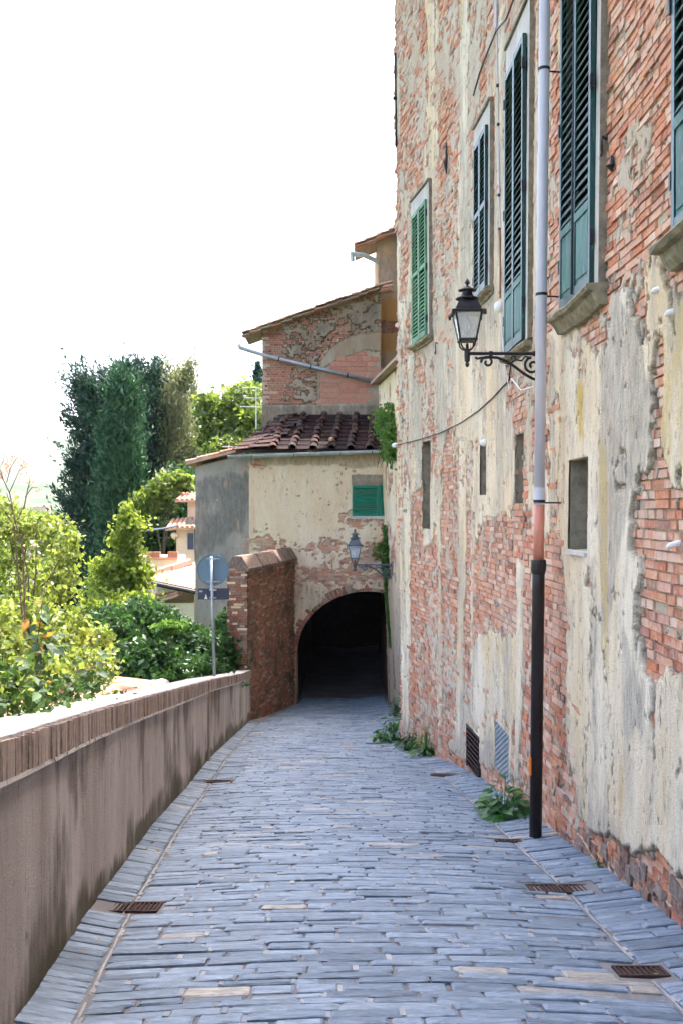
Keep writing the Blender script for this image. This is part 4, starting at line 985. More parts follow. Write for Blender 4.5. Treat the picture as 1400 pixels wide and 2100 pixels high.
# ------------------------------------------------------------------ archway building at the end of the street
AY = 30.0; SPX = FPX/AY
def fx(px): return (px-CX)/SPX
def fz(py): return EYE+(CY-py)/SPX
ab = thing('archway_building', 'cream plastered house with a dark brick archway over the street', 'building', (0, AY, -4.2))
FP = lambda u, v, d: (u, AY-d+0*u, v)
ACX, AHW, ASP, ACR = .78, 2.10, fz(1340), fz(1213)
def arch_z(x): return ASP+(ACR-ASP)*np.sqrt(np.clip(1-((x-ACX)/AHW)**2, 0, 1))
def in_arch(u, v, g=0.0):
    return np.where(v < ASP, np.minimum(u-(ACX-AHW), (ACX+AHW)-u)+g, AHW*(1-np.sqrt(((u-ACX)/AHW)**2+((v-ASP)/(ACR-ASP))**2))+g)
WX0, WX1, WZ0, WZ1 = fx(722), fx(792), fz(1058), fz(996)
whole = [(WX0, WX1, WZ0, WZ1)]
us = np.unique(np.round(np.concatenate([np.arange(fx(511), 2.6, .1), [WX0, WX1]]), 4)); vs_ = np.unique(np.round(np.concatenate([np.arange(-4.9, fz(925), .1), [WZ0, WZ1]]), 4))
U, Vv = np.meshgrid(us, vs_, indexing='ij'); p = np.stack(np.broadcast_arrays(*FP(U, Vv, -.008)), -1).reshape(-1, 3); nv = len(vs_); F_ = []
for i in range(len(us)-1):
    for j in range(nv-1):
        uc, vc = (us[i]+us[i+1])/2, (vs_[j]+vs_[j+1])/2
        if in_arch(np.array(uc), np.array(vc)) > -.06 or (WX0 < uc < WX1 and WZ0 < vc < WZ1): continue
        F_.append((i*nv+j, (i+1)*nv+j, (i+1)*nv+j+1, i*nv+j+1))
np_obj('front_wall', p, F_, MT['mortar'], ab)
def fpoly(pts): return [(fx(x), fz(y)) for x, y in pts]
FB = [fpoly(q) for q in [[(518, 1128), (525, 1098), (545, 1088), (560, 1102), (590, 1108), (585, 1125), (560, 1135)], [(655, 1115), (700, 1105), (705, 1130), (665, 1150), (640, 1140)], [(700, 1150), (800, 1095), (800, 1120), (770, 1150), (760, 1175), (720, 1180)], [(610, 1160), (700, 1170), (720, 1195), (650, 1200)], [(706, 1058), (725, 1050), (728, 1062), (770, 1075), (700, 1085)], [(760, 1068), (800, 1066), (800, 1082), (760, 1080)], [(528, 950), (545, 950), (545, 958), (528, 958)], [(740, 1180), (800, 1170), (800, 1200), (740, 1195)]]]
def fmask(U, Vv):
    n = fbm(U*2.2, Vv*3.2, 101, 5)-.5; n2 = fbm(U*8, Vv*11, 102, 4)-.5
    m = .23+n*.45+n2*.6-.19*sstep(fz(1090), fz(1130), Vv)*sstep(fz(1215), fz(1190), Vv)
    for q_ in FB: m = np.minimum(m, -np.clip(poly_sd(U, Vv, q_)*1.0, -.6, .3)+n*.6+n2*1.0+.05)
    m = np.minimum(m, -in_arch(U, Vv, .30)*1.6+.3+n*.25+n2*.2)
    m = np.minimum(m, -in_arch(U, Vv, .02)*3)
    return m*.5
FG = fpoly([(510, 935), (790, 935), (790, 945), (760, 958), (700, 955), (640, 950), (560, 948), (515, 952)])
FGB = fpoly([(600, 1120), (640, 1190), (800, 1190), (800, 1240), (700, 1230), (640, 1290), (610, 1350), (612, 1450), (560, 1450), (560, 1130)])
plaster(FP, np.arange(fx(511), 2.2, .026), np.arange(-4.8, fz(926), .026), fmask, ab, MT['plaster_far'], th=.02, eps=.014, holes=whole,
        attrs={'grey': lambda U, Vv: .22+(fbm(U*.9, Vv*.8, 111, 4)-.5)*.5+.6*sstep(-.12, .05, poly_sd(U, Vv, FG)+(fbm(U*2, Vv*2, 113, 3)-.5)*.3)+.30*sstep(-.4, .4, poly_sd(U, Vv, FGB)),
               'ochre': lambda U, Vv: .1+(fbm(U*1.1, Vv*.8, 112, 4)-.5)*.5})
rows = brick_rows(fx(511), 2.2, -4.8, fz(926)); rc = (rows[:, 0]+rows[:, 1])/2; rv = (rows[:, 2]+rows[:, 3])/2
keep = (np.minimum(fmask(rc, rv), np.minimum(fmask(rows[:, 0], rv), fmask(rows[:, 1], rv))) < .03) & (in_arch(rc, rv) < -.2)
keep &= ~((rows[:, 1] > WX0) & (rows[:, 0] < WX1) & (rows[:, 3] > WZ0) & (rows[:, 2] < WZ1))
bricks(FP, rows, keep, ab, MT['brick'], proud=(0, .012))
# ring of bricks round the arch, each its own piece
na = 54
for i in range(na):
    a0 = math.pi*(i+.06)/na; a1 = math.pi*(i+.94)/na
    P = lambda a, e, d: Vector((ACX-(AHW+e)*math.cos(a), AY-d, ASP+(ACR-ASP+e)*math.sin(a)))
    e1 = .25+random.uniform(-.015, .01); pr = random.uniform(.012, .024)
    pts = [P(a0, 0, -.25), P(a1, 0, -.25), P(a1, e1, -.25), P(a0, e1, -.25), P(a0, 0, pr), P(a1, 0, pr), P(a1, e1, pr), P(a0, e1, pr)]
    c = sum(pts, Vector())/8; mb = MB(); mb.hexa([q_-c for q_ in pts])
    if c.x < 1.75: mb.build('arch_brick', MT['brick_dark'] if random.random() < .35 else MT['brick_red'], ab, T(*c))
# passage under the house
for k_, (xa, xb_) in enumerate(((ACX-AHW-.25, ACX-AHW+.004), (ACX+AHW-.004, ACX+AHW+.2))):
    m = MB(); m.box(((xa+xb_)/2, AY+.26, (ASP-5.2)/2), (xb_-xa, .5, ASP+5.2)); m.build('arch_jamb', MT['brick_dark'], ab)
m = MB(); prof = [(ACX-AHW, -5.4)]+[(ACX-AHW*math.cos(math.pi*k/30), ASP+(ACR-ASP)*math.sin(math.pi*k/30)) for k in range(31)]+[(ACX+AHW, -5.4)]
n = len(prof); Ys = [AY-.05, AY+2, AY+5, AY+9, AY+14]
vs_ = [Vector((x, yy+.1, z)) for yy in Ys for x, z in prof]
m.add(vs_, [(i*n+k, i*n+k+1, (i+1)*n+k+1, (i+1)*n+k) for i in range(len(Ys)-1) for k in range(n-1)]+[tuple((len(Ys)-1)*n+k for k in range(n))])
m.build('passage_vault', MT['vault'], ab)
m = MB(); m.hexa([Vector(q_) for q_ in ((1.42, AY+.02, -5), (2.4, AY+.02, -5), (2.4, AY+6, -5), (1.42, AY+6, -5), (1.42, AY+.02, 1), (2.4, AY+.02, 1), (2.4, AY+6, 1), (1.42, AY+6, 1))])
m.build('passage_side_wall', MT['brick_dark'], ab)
# side, body and the grey annexe to the left
m = MB(); x0, x1 = fx(511), 2.6; m.box(((x0+x1)/2, AY+.02+3.4/2+.04+.0, (fz(925)+ACR+.3)/2), (x1-x0-.02, 3.3, fz(925)-ACR-.3))
m.box((x0+.2, AY+1.7, -2.5), (.36, 3.3, 4.9)); m.build('body', MT['plaster_far'], ab)
# shutters of the small window
rec = MB(); rec.box(((WX0+WX1)/2, AY+.16, (WZ0+WZ1)/2), (WX1-WX0, .02, WZ1-WZ0)); wn = rec.build('window', MT['dark'], ab)
m = MB(); m.box(((WX0+WX1)/2, AY-.01, WZ1+.17), (WX1-WX0+.04, .05, .32)); m.build('lintel', MT['surround_side'], wn)
m = MB(); m.box(((WX0+WX1)/2, AY-.03, WZ0-.05), (WX1-WX0+.06, .12, .09)); m.build('sill', MT['surround'], wn)
mx = WX0+.80
for a, b in ((WX0, mx-.01), (mx+.01, WX1+.35)):
    m = MB(); h = WZ1-WZ0; st = .06
    for (q0, q1, r0, r1) in ((a, a+st, WZ0, WZ1), (b-st, b, WZ0, WZ1), (a+st, b-st, WZ1-.07, WZ1), (a+st, b-st, WZ0, WZ0+.08)): m.hexa([Vector(v_) for v_ in ((q0, AY-.06, r0), (q1, AY-.06, r0), (q1, AY-.02, r0), (q0, AY-.02, r0), (q0, AY-.06, r1), (q1, AY-.06, r1), (q1, AY-.02, r1), (q0, AY-.02, r1))])
    lf = m.build('shutter', MT['emerald'], wn); nsl = 11; sm = MB()
    for k in range(nsl):
        z = WZ0+.08+(k+.5)*(h-.15)/nsl; sm = MB()
        sm.hexa([Vector(v_) for v_ in ((a+st, AY-.055, z-.03), (b-st, AY-.055, z-.03), (b-st, AY-.022, z+.018), (a+st, AY-.022, z+.018), (a+st, AY-.055, z-.02), (b-st, AY-.055, z-.02), (b-st, AY-.022, z+.028), (a+st, AY-.022, z+.028))]); sm.build('slat', MT['emerald'], lf)
# gutter with brackets
m = MB(); g0, g1 = Vector((fx(470), AY-.32, fz(936))), Vector((fx(786), AY-.32, fz(925)))
vs_, fs_ = [], []; n = 9
for P in (g0, g1):
    for rr_ in (.085, .075):
        for k in range(n): a = math.pi+math.pi*k/(n-1); vs_.append(P+Vector((0, rr_*math.cos(a), rr_*math.sin(a))))
for k in range(n-1): fs_ += [(k, k+1, 2*n+k+1, 2*n+k), (n+k, 3*n+k, 3*n+k+1, n+k+1)]
fs_ += [(0, 2*n, 3*n, n), (n-1, 2*n-1, 4*n-1, 3*n-1)]
fs_ += [tuple(range(n))+tuple(range(2*n-1, n-1, -1))]
m.add(vs_, fs_); m.tube([g0+Vector((0, -.085, .004)), g1+Vector((0, -.085, .004))], .012, 8); gut = m.build('gutter', MT['zinc'], ab)
for px in (518, 604, 698, 762):
    u = (px-470)/316.; P = g0.lerp(g1, u); m = MB(); m.tube([P+Vector((0, .095*math.cos(math.pi+math.pi*k/8), .095*math.sin(math.pi+math.pi*k/8))) for k in range(9)], .011, 6); m.tube([P+Vector((0, .09, 0)), P+Vector((0, .3, .06))], .01, 6); m.build('gutter_bracket', MT['iron'], gut)

# tiled lean-to roof over the archway: flat pans and half-round covers, each tile a piece
RE, RB = Vector((0, AY-.34, fz(926)+.04)), Vector((0, AY+2.9, fz(926)+.04+1.34))
rs = (RB-RE); rl = rs.length; rdir = rs.normalized(); rnrm = Vector((0, -rdir.z, rdir.y))
def cover_mesh(name, L, r0, r1, mat, thick=.014):
    m = MB(); n = 7; vs, fs = [], []
    for (y, r_) in ((0, r0), (L, r1)):
        for rr_ in (r_, r_-thick):
            for k in range(n): a = math.pi*k/(n-1); vs.append((rr_*math.cos(a), y, rr_*.85*math.sin(a)))
    for k in range(n-1): fs += [(k, k+1, 2*n+k+1, 2*n+k), (n+k, 3*n+k, 3*n+k+1, n+k+1), (k, n+k, n+k+1, k+1), (2*n+k, 2*n+k+1, 3*n+k+1, 3*n+k)]
    fs += [(0, 2*n, 3*n, n), (n-1, 2*n-1, 4*n-1, 3*n-1)]
    m.add(vs, fs); return m.mesh(name, mat)
def pan_mesh(name, w, L, mat):
    m = MB(); m.hexa([Vector(v_) for v_ in ((-w/2, 0, 0), (w/2, 0, 0), (w*.46, L, 0), (-w*.46, L, 0), (-w/2, 0, .02), (w/2, 0, .02), (w*.46, L, .02), (-w*.46, L, .02))])
    for s_ in (-1, 1): m.hexa([Vector(v_) for v_ in ((s_*w/2-.012, 0, .02), (s_*w/2+.012, 0, .02), (s_*w*.46+.012, L, .02), (s_*w*.46-.012, L, .02), (s_*w/2-.01, 0, .045), (s_*w/2+.01, 0, .045), (s_*w*.46+.01, L, .045), (s_*w*.46-.01, L, .045))])
    return m.mesh(name, mat)
Wroof = Matrix(((1, 0, 0, 0), (0, rdir.y, rnrm.y, 0), (0, rdir.z, rnrm.z, 0), (0, 0, 0, 1)))
m = MB(); a0, a1 = Vector((fx(486), 0, 0)), Vector((2.6, 0, 0))
m.hexa([a0+RE-rnrm*.10, a1+RE-rnrm*.10, a1+RB-rnrm*.10, Vector((-1.75, 0, 0))+RB-rnrm*.10, a0+RE-rnrm*.02, a1+RE-rnrm*.02, a1+RB-rnrm*.02, Vector((-1.75, 0, 0))+RB-rnrm*.02])
roof = m.build('roof', MT['tile'], ab)
NCO = 9; step = rl/NCO; cm = [cover_mesh('cover_tile', step*1.28, .125, .098, MT['tile']) for _ in range(3)]; pm = [pan_mesh('pan_tile', .42, step*1.22, MT['tile_pan']) for _ in range(3)]
cols = [fx(px) for px in (561, 602, 643, 681, 719, 757, 797)]
for ci, x in enumerate(cols):
    for k in range(NCO):
        u = k*step; base = Vector((x+k*.028, 0, 0))+RE+rdir*u
        if x+k*.028 < -2.98+ (k/NCO)*1.25+.1: continue
        j = lambda s_: random.gauss(0, s_)
        o = bpy.data.objects.new('cover_tile', random.choice(cm)); link(o, roof, T(*(base+rnrm*(.035+.02*abs(j(.5))))) @ Wroof @ T(j(.014), j(.02), 0) @ Matrix.Rotation(R(-2.5)+j(.02), 4, 'X') @ Matrix.Rotation(j(.06), 4, 'Z') @ Matrix.Rotation(j(.06), 4, 'Y'))
    for k in range(NCO):
        u = k*step; xx = x-.285+k*.028
        if xx < -2.98+(k/NCO)*1.25+.05: continue
        base = Vector((xx, 0, 0))+RE+rdir*u; j = lambda s_: random.gauss(0, s_)
        o = bpy.data.objects.new('pan_tile', random.choice(pm)); link(o, roof, T(*(base+rnrm*.004)) @ Wroof @ Matrix.Rotation(R(-3.2), 4, 'X') @ Matrix.Rotation(j(.025), 4, 'Z') @ Matrix.Rotation(j(.015), 4, 'Y'))
# hip side: flat tiles stepping up at the left edge
hm_ = [pan_mesh('hip_tile', .62, .40, MT['tile']) for _ in range(2)]
for k in range(NCO+1):
    f_ = k/NCO; base = RE.lerp(RB, f_*.97)
    for c in range(2 if k < 8 else 1):
        x = -2.83+1.18*f_+c*.50-.1; j = lambda s_: random.gauss(0, s_)
        o = bpy.data.objects.new('hip_tile', hm_[k % 2]); link(o, roof, T(x+j(.03), base.y-.02, base.z+.075-.06*(1-c)) @ Wroof @ Matrix.Rotation(R(-7)+j(.02), 4, 'X') @ Matrix.Rotation(R(-9 if c == 0 else -3)+j(.03), 4, 'Y') @ Matrix.Rotation(j(.05), 4, 'Z'))
for px, py in ((703, 862), (745, 868), (722, 862), (772, 868), (648, 866)):      # loose ridge pieces against the upper wall
    o = bpy.data.objects.new('loose_tile', random.choice(cm)); pnt = at(px, py, AY+2.75); link(o, roof, T(*pnt) @ Matrix.Rotation(random.uniform(-1.7, -1.3), 4, 'Z') @ Matrix.Rotation(random.gauss(0, .1), 4, 'X'))

# grey annexe
an = thing('grey_annexe', 'narrow grey stained annexe wall left of the archway house', 'building', (-4, AY+.6, -5))
NY = AY+.45; sp = FPX/NY
nx0, nx1 = (401-CX)/sp, fx(513)+.1
NP = lambda u, v, d: (u, NY-d+0*u, v)
zt = lambda x: EYE+(CY-np.interp(x, [(380-CX)/sp, (512-CX)/sp], [962, 930]))/sp
us = np.arange(nx0, nx1+.02, .03); vs_ = np.arange(-6.5, zt(nx1), .03)
gp = [((x-CX)/sp, EYE+(CY-y_)/sp) for x, y_ in [(398, 985), (440, 972), (514, 972), (514, 1060), (490, 1090), (450, 1120), (398, 1150)]]
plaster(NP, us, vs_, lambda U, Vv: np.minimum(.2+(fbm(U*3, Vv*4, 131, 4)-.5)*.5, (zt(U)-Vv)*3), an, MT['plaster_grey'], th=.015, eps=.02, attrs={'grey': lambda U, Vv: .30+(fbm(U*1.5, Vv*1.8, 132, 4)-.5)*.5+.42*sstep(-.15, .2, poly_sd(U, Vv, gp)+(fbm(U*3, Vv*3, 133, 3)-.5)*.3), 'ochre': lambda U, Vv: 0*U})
m = MB(); A = [Vector((nx0, NY+.02, -7)), Vector((nx1+.3, NY+.02, -7)), Vector((nx1+.3, NY+3, -7)), Vector((nx0, NY+3, -7)), Vector((nx0, NY+.02, float(zt(nx0)))), Vector((nx1+.3, NY+.02, float(zt(nx1)))), Vector((nx1+.3, NY+3, float(zt(nx1)))), Vector((nx0, NY+3, float(zt(nx0))))]
m.hexa(A); m.build('body', MT['mortar'], an)
rows = brick_rows(nx0, nx1, -6, float(zt(nx0))-.1, .16, .36); rc = (rows[:, 0]+rows[:, 1])/2; rv = (rows[:, 2]+rows[:, 3])/2
bricks(NP, rows, fbm(rc*3, rv*4, 131, 4) < .32, an, MT['plaster_grey'], name='blocks')
rt_ = [cover_mesh('verge_tile', .5, .09, .075, MT['tile_red']) for _ in range(2)]
e0, e1 = at(381, 949, NY-.25), at(486, 922, NY-.25); ed = (e1-e0).normalized(); L_ = (e1-e0).length
m = MB(); m.hexa([e0+Vector((0, 0, -.07)), e1+Vector((0, 0, -.07)), e1+Vector((0, 3, -.07)), e0+Vector((0, 3, -.07)), e0, e1, e1+Vector((0, 3, 0)), e0+Vector((0, 3, 0))]); arf = m.build('roof', MT['tile_red'], an)
for r_ in range(6):
    for k in range(int(L_/.36)+1):
        p_ = e0+ed*(k*.36)+Vector((0, .09+r_*.36, .02+.012*(k % 2))); an_ = math.atan2(ed.z, ed.x)
        o = bpy.data.objects.new('verge_tile', rt_[k % 2]); link(o, arf, T(*p_) @ Matrix.Rotation(-an_, 4, 'Y') @ Matrix.Rotation(R(-90)+random.gauss(0, .03), 4, 'Z') @ Matrix.Rotation(R(-2), 4, 'X'))

# ------------------------------------------------------------------ damp brick buttress wall beside the arch
bw = thing('buttress_wall', 'tall damp brick side wall with sloped coping between parapet and arch', 'wall', (-2, 27, -4))
b0, b1 = Vector((-2.36, 25.0, 0)), Vector((-1.40, 29.98, 0)); bd_ = (b1-b0).normalized(); bn = Vector((bd_.y, -bd_.x, 0)); BL = (b1-b0).length
def BP(u, v, d): u = np.asarray(u, float); return b0.x+bd_.x*u+bn.x*d, b0.y+bd_.y*u+bn.y*d, v+0*u
ZC = .13
bed_grid(BP, np.arange(0, BL+.05, .4), np.arange(-4.6, ZC+.2, .4), [], -.012, 'wall', MT['mortar_dark'], bw)
rows = brick_rows(0, BL, -4.5, ZC, .068, .26); rc = (rows[:, 0]+rows[:, 1])/2; rv = (rows[:, 2]+rows[:, 3])/2
kp = (fbm(rc*2.2, rv*2.2, 151, 4) < .66) & (rows[:, 0] > 0) & (rows[:, 1] < BL+.1)
bricks(BP, rows, kp, bw, MT['brick_dark'], proud=(-.002, .014))
plaster(BP, np.arange(0, BL, .035), np.arange(-4.5, ZC, .035), lambda U, Vv: (fbm(U*2.2, Vv*2.2, 151, 4)-.66)*1.2+.25*np.clip(sstep(3.4, 4.6, U)*sstep(-.9, -.3, Vv)-.45, -1, 1)*.6, bw, MT['mortar_dark'], th=.02, eps=.02, name='mortar_patches')
EPf = lambda u, v, d: (b0.x-.5+u, b0.y-d+0*u, v)
bed_grid(EPf, [0, .25, .5], np.arange(-4.6, ZC+.3, .4), [], -.012, 'end_wall', MT['mortar_dark'], bw)
rows = brick_rows(0, .5, -4.5, ZC, .068, .26)
rows = np.array([(max(a, .0), min(b, .5), c, d) for a, b, c, d in rows if min(b, .5)-max(a, 0) > .05])
for b in rows:
    if b[2] < -2.9: continue
    p_ = [Vector(q_) for q_ in brick_hex(EPf, b, random.uniform(0, .025))]; c = sum(p_, Vector())/8; mb = MB(); mb.hexa([q_-c for q_ in p_])
    mb.build('brick', MT['brick_red'] if random.random() > .14 else MT['plaster'], bw, T(*c))
cp = MB(); n = 12
for i in range(n):
    u0, u1 = BL*i/n, BL*(i+1)/n-.006; j = random.uniform(-.012, .012)
    def CPp(u, x, z): q_ = b0+bd_*u; return Vector((q_.x+bn.x*x, q_.y+bn.y*x, z+.03*u/BL))
    pr = [(.06, ZC-.02), (.065, ZC+.05), (-.13, ZC+.36), (-.35, ZC+.36), (-.56, ZC+.06), (-.56, ZC-.02)]
    mb = MB(); mb.prism(pr, lambda q_: CPp(u0-(.05 if i == 0 else 0), q_[0]+j, q_[1]+j), lambda q_: CPp(u1, q_[0]+j, q_[1]+j))
    mb.build('coping_slab', MT['coping_dark'], bw)
m = MB(); m.hexa([CPp(0, -.5, -5), CPp(BL, -.5, -5), CPp(BL, -.03, -5), CPp(.02, -.03, -5), CPp(0, -.5, ZC), CPp(BL, -.5, ZC), CPp(BL, -.03, ZC), CPp(.02, -.03, ZC)]); m.build('core', MT['mortar_dark'], bw)

# ------------------------------------------------------------------ pale wing between the tall building and the arch
wg = thing('pale_wing', 'narrow pale plastered wing wall joining the tall building to the archway', 'building', (1.5, 27, -4))
def GP(u, v, d):                                   # u: y along
    u = np.asarray(u, float); return 1.46-(v+4.2)*.031+(30-u)*.10-d, u-d*.1, v+0*u
WT = 5.48
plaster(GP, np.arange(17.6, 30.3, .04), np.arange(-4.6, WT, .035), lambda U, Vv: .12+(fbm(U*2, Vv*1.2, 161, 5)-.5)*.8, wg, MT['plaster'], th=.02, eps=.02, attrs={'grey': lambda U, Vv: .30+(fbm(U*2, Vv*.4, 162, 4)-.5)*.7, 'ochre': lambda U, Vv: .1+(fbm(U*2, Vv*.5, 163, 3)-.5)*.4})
bed_grid(GP, np.arange(17.6, 30.35, .5), np.arange(-4.7, WT+.1, .5), [], -.008, 'wall', MT['mortar'], wg)
rows = brick_rows(17.6, 30.2, -4.5, WT-.05); rc = (rows[:, 0]+rows[:, 1])/2; rv = (rows[:, 2]+rows[:, 3])/2
bricks(GP, rows, fbm(rc*2, rv*1.2, 161, 5) < .40, wg, MT['brick'])
m = MB()
gv = lambda u, v, d: Vector([float(q_) for q_ in GP(u, v, d)])
m.hexa([gv(17.6, WT, .25), gv(30.3, WT, .25), gv(30.3, WT, -3), gv(17.6, WT, -3), gv(17.6, WT+.08, .25), gv(30.3, WT+.08, .25), gv(30.3, WT+.9, -3), gv(17.6, WT+.9, -3)]); m.build('roof', MT['tile_old'], wg)
m = MB(); m.hexa([gv(17.6, -5, -.05), gv(30.3, -5, -.05), gv(30.3, -5, -3), gv(17.6, -5, -3), gv(17.6, WT, -.05), gv(30.3, WT, -.05), gv(30.3, WT, -3), gv(17.6, WT, -3)]); m.build('body', MT['mortar'], wg)

# ------------------------------------------------------------------ upper house behind the archway roof
def verge(parent, e0, e1, depth_rows, mats, rad=.09, pitch=.36, into=Vector((0, 1, 0)), name='roof_tile', plate=True, mname='roof', mat=None):
    ed = (e1-e0).normalized(); L_ = (e1-e0).length
    dvec = into*(depth_rows*rad*4)
    m = MB(); dz = Vector((0, 0, -.04)); m.hexa([e0+dz, e1+dz, e1+dvec+dz, e0+dvec+dz, e0, e1, e1+dvec, e0+dvec]); rf = m.build(mname, mat or MT['surround_side'], parent)
    ms = [cover_mesh(name, pitch*1.35, rad, rad*.82, mt) for mt in mats]
    an_ = math.atan2(ed.z, math.hypot(ed.x, ed.y)); yaw = math.atan2(ed.y, ed.x)
    for lay, zz in ((0, -.075), (1, .03)):                        # uneven flat tiles showing along the verge
        s_ = -.05
        while s_ < L_:
            w_ = random.uniform(.28, .46); pj = random.uniform(.0, .10); c = e0+ed*(s_+w_/2)+into*(.16-pj)+Vector((0, 0, zz+random.uniform(-.015, .02)))
            mb = MB(); mb.box((0, 0, 0), (w_-.02, .42, random.uniform(.028, .04))); mb.build('verge_slab', random.choice(mats), rf, T(*c) @ Matrix.Rotation(yaw, 4, 'Z') @ Matrix.Rotation(-an_+R(random.uniform(2, 7)), 4, 'Y') @ Matrix.Rotation(random.gauss(0, .05), 4, 'Z')); s_ += w_
    for r_ in range(depth_rows):
        for k in range(int(L_/pitch)+1):
            p_ = e0+ed*(k*pitch+random.uniform(-.03, .03))+into*(rad+r_*rad*4)+Vector((0, 0, .03+.02*random.random()))
            o = bpy.data.objects.new(name, random.choice(ms)); link(o, rf, T(*p_) @ Matrix.Rotation(yaw, 4, 'Z') @ Matrix.Rotation(-an_, 4, 'Y') @ Matrix.Rotation(R(-90)+random.gauss(0, .07), 4, 'Z') @ Matrix.Rotation(R(-6)+random.gauss(0, .03), 4, 'X'))
    return rf
UY = 33.0; us_ = FPX/UY
ux = lambda px: (px-CX)/us_
uz = lambda py: EYE+(CY-py)/us_
ub = thing('upper_house', 'stained brick and plaster house with bricked-up arch above the tiled roof', 'building', (-.6, UY, 4))
UP = lambda u, v, d: (u, UY-d+0*u, v)
x0, x1 = ux(538), ux(780)
rl_ = lambda x: uz(np.interp((x*us_+CX), [500, 780], [686, 588]))
ARC = [(ux(x), uz(y)) for x, y in [(651, 830), (651, 760), (662, 735), (680, 712), (705, 695), (735, 685), (782, 680), (782, 830)]]
ARB = [(ux(x), uz(y)) for x, y in [(655, 828), (655, 762), (690, 738), (720, 728), (745, 718), (782, 716), (782, 826)]]
LB = [(ux(x), uz(y)) for x, y in [(534, 860), (534, 672), (582, 672), (590, 700), (578, 730), (600, 760), (585, 800), (575, 860)]]
def umask(U, Vv):
    n = fbm(U*2, Vv*2.6, 171, 5)-.5; n2 = fbm(U*8, Vv*10, 172, 3)-.5
    m = .03+n*.8+n2*.6
    m = np.minimum(m, -np.clip(poly_sd(U, Vv, LB)*1.3, -.5, .3)+n*.5+n2*.4)
    m = np.minimum(m, -np.clip(poly_sd(U, Vv, ARB)*1.3, -.5, .3)+n*.3+n2*.3)
    sd = poly_sd(U, Vv, ARC); m = np.where((sd > 0) & (poly_sd(U, Vv, ARB) < 0), np.maximum(m, .1), m)
    m = np.maximum(m, sstep(uz(822), uz(838), Vv)*.4-.1+n*.5)
    return np.minimum(m*.5, (rl_(U)-.05-Vv)*2)
def upth(U, Vv, d): return UP(U, Vv, d+.035*(poly_sd(U, Vv, ARC) < 0))
bed_grid(UP, np.append(np.arange(x0, x1, .3), x1), np.arange(3.5, uz(680), .3), [], -.008, 'front_wall', MT['mortar'], ub)
m = MB(); m.add([(x0, UY+.008, uz(682)), (x1, UY+.008, uz(682)), (x1, UY+.008, float(rl_(x1))), (x0, UY+.008, float(rl_(x0)))], [(0, 1, 2, 3)]); m.build('gable', MT['mortar'], ub)
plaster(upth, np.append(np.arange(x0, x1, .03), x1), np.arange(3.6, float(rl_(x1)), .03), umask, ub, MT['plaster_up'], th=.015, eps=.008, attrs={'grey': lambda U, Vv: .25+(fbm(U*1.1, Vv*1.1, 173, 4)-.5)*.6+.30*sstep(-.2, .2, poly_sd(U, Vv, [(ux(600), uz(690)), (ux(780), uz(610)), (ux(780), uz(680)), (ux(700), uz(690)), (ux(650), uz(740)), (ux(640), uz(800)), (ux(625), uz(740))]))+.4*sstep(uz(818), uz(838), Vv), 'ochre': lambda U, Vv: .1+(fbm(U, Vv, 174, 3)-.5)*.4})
rows = brick_rows(x0, x1, 3.8, 8.9, .075, .28); rc = (rows[:, 0]+rows[:, 1])/2; rv = (rows[:, 2]+rows[:, 3])/2
bricks(UP, rows, (umask(rc, rv) < .03) & (poly_sd(rc, rv, ARB) < 0) & (rv < rl_(rc)-.08) & (rows[:, 0] > x0) & (rows[:, 1] < x1), ub, m_brick('sooty_brick', [(.20, .08, .055), (.32, .12, .08), (.40, .16, .11), (.27, .16, .11)], wash=(.34, .27, .21), wash_lo=.5, wash_hi=.72, wash_amt=.65))
rows = brick_rows(ux(651), x1, uz(828), uz(716), .175, .6); rc = (rows[:, 0]+rows[:, 1])/2; rv = (rows[:, 2]+rows[:, 3])/2
pk = {i for i in range(len(rows)) if poly_sd(np.array(rc[i]), np.array(rv[i]), ARB) > -.02 and rows[i, 1] < x1+.1 and umask(np.array([rc[i]]), np.array([rv[i]]))[0] < .05}
MT['block'] = m_brick('arch_blocks', [(.42, .17, .12), (.48, .21, .15), (.50, .24, .17), (.40, .20, .15)], wash_lo=.55, wash_hi=.8, wash_amt=.5)
bricks(UP, rows, np.array([i in pk for i in range(len(rows))]), ub, MT['block'], pk)
m = MB(); m.box(((x0+x1)/2, UY+.05+2, (3.5+uz(680))/2), (x1-x0-.02, 4, uz(680)-3.5)); m.build('body', MT['plaster_up'], ub)
verge(ub, at(499, 684, UY-.3), at(778, 587, UY-.3), 5, [MT['tile_old'], MT['tile_old'], MT['tile_red']], .10, .42)
m = MB(); m.tube([at(490, 706, UY-.2), at(492, 713, UY-.2), at(540, 728, UY-.14), at(650, 755, UY-.14), at(778, 785, UY-.14)], .065, 10)
pl = m.build('drainpipe', MT['galv'], ub, smooth=True)
m = MB(); m.tube([at(779, 786, UY-.14), at(795, 768, UY-2.0), at(816, 750, UY-4)], .06, 8); m.build('gutter', MT['galv'], wg, smooth=True)
for px, py in ((572, 736), (638, 752), (712, 769)): m = MB(); m.tube([at(px-1.2, py-.3, UY-.14), at(px+1.2, py+.3, UY-.14)], .078, 10); m.build('clamp', MT['iron'], pl)

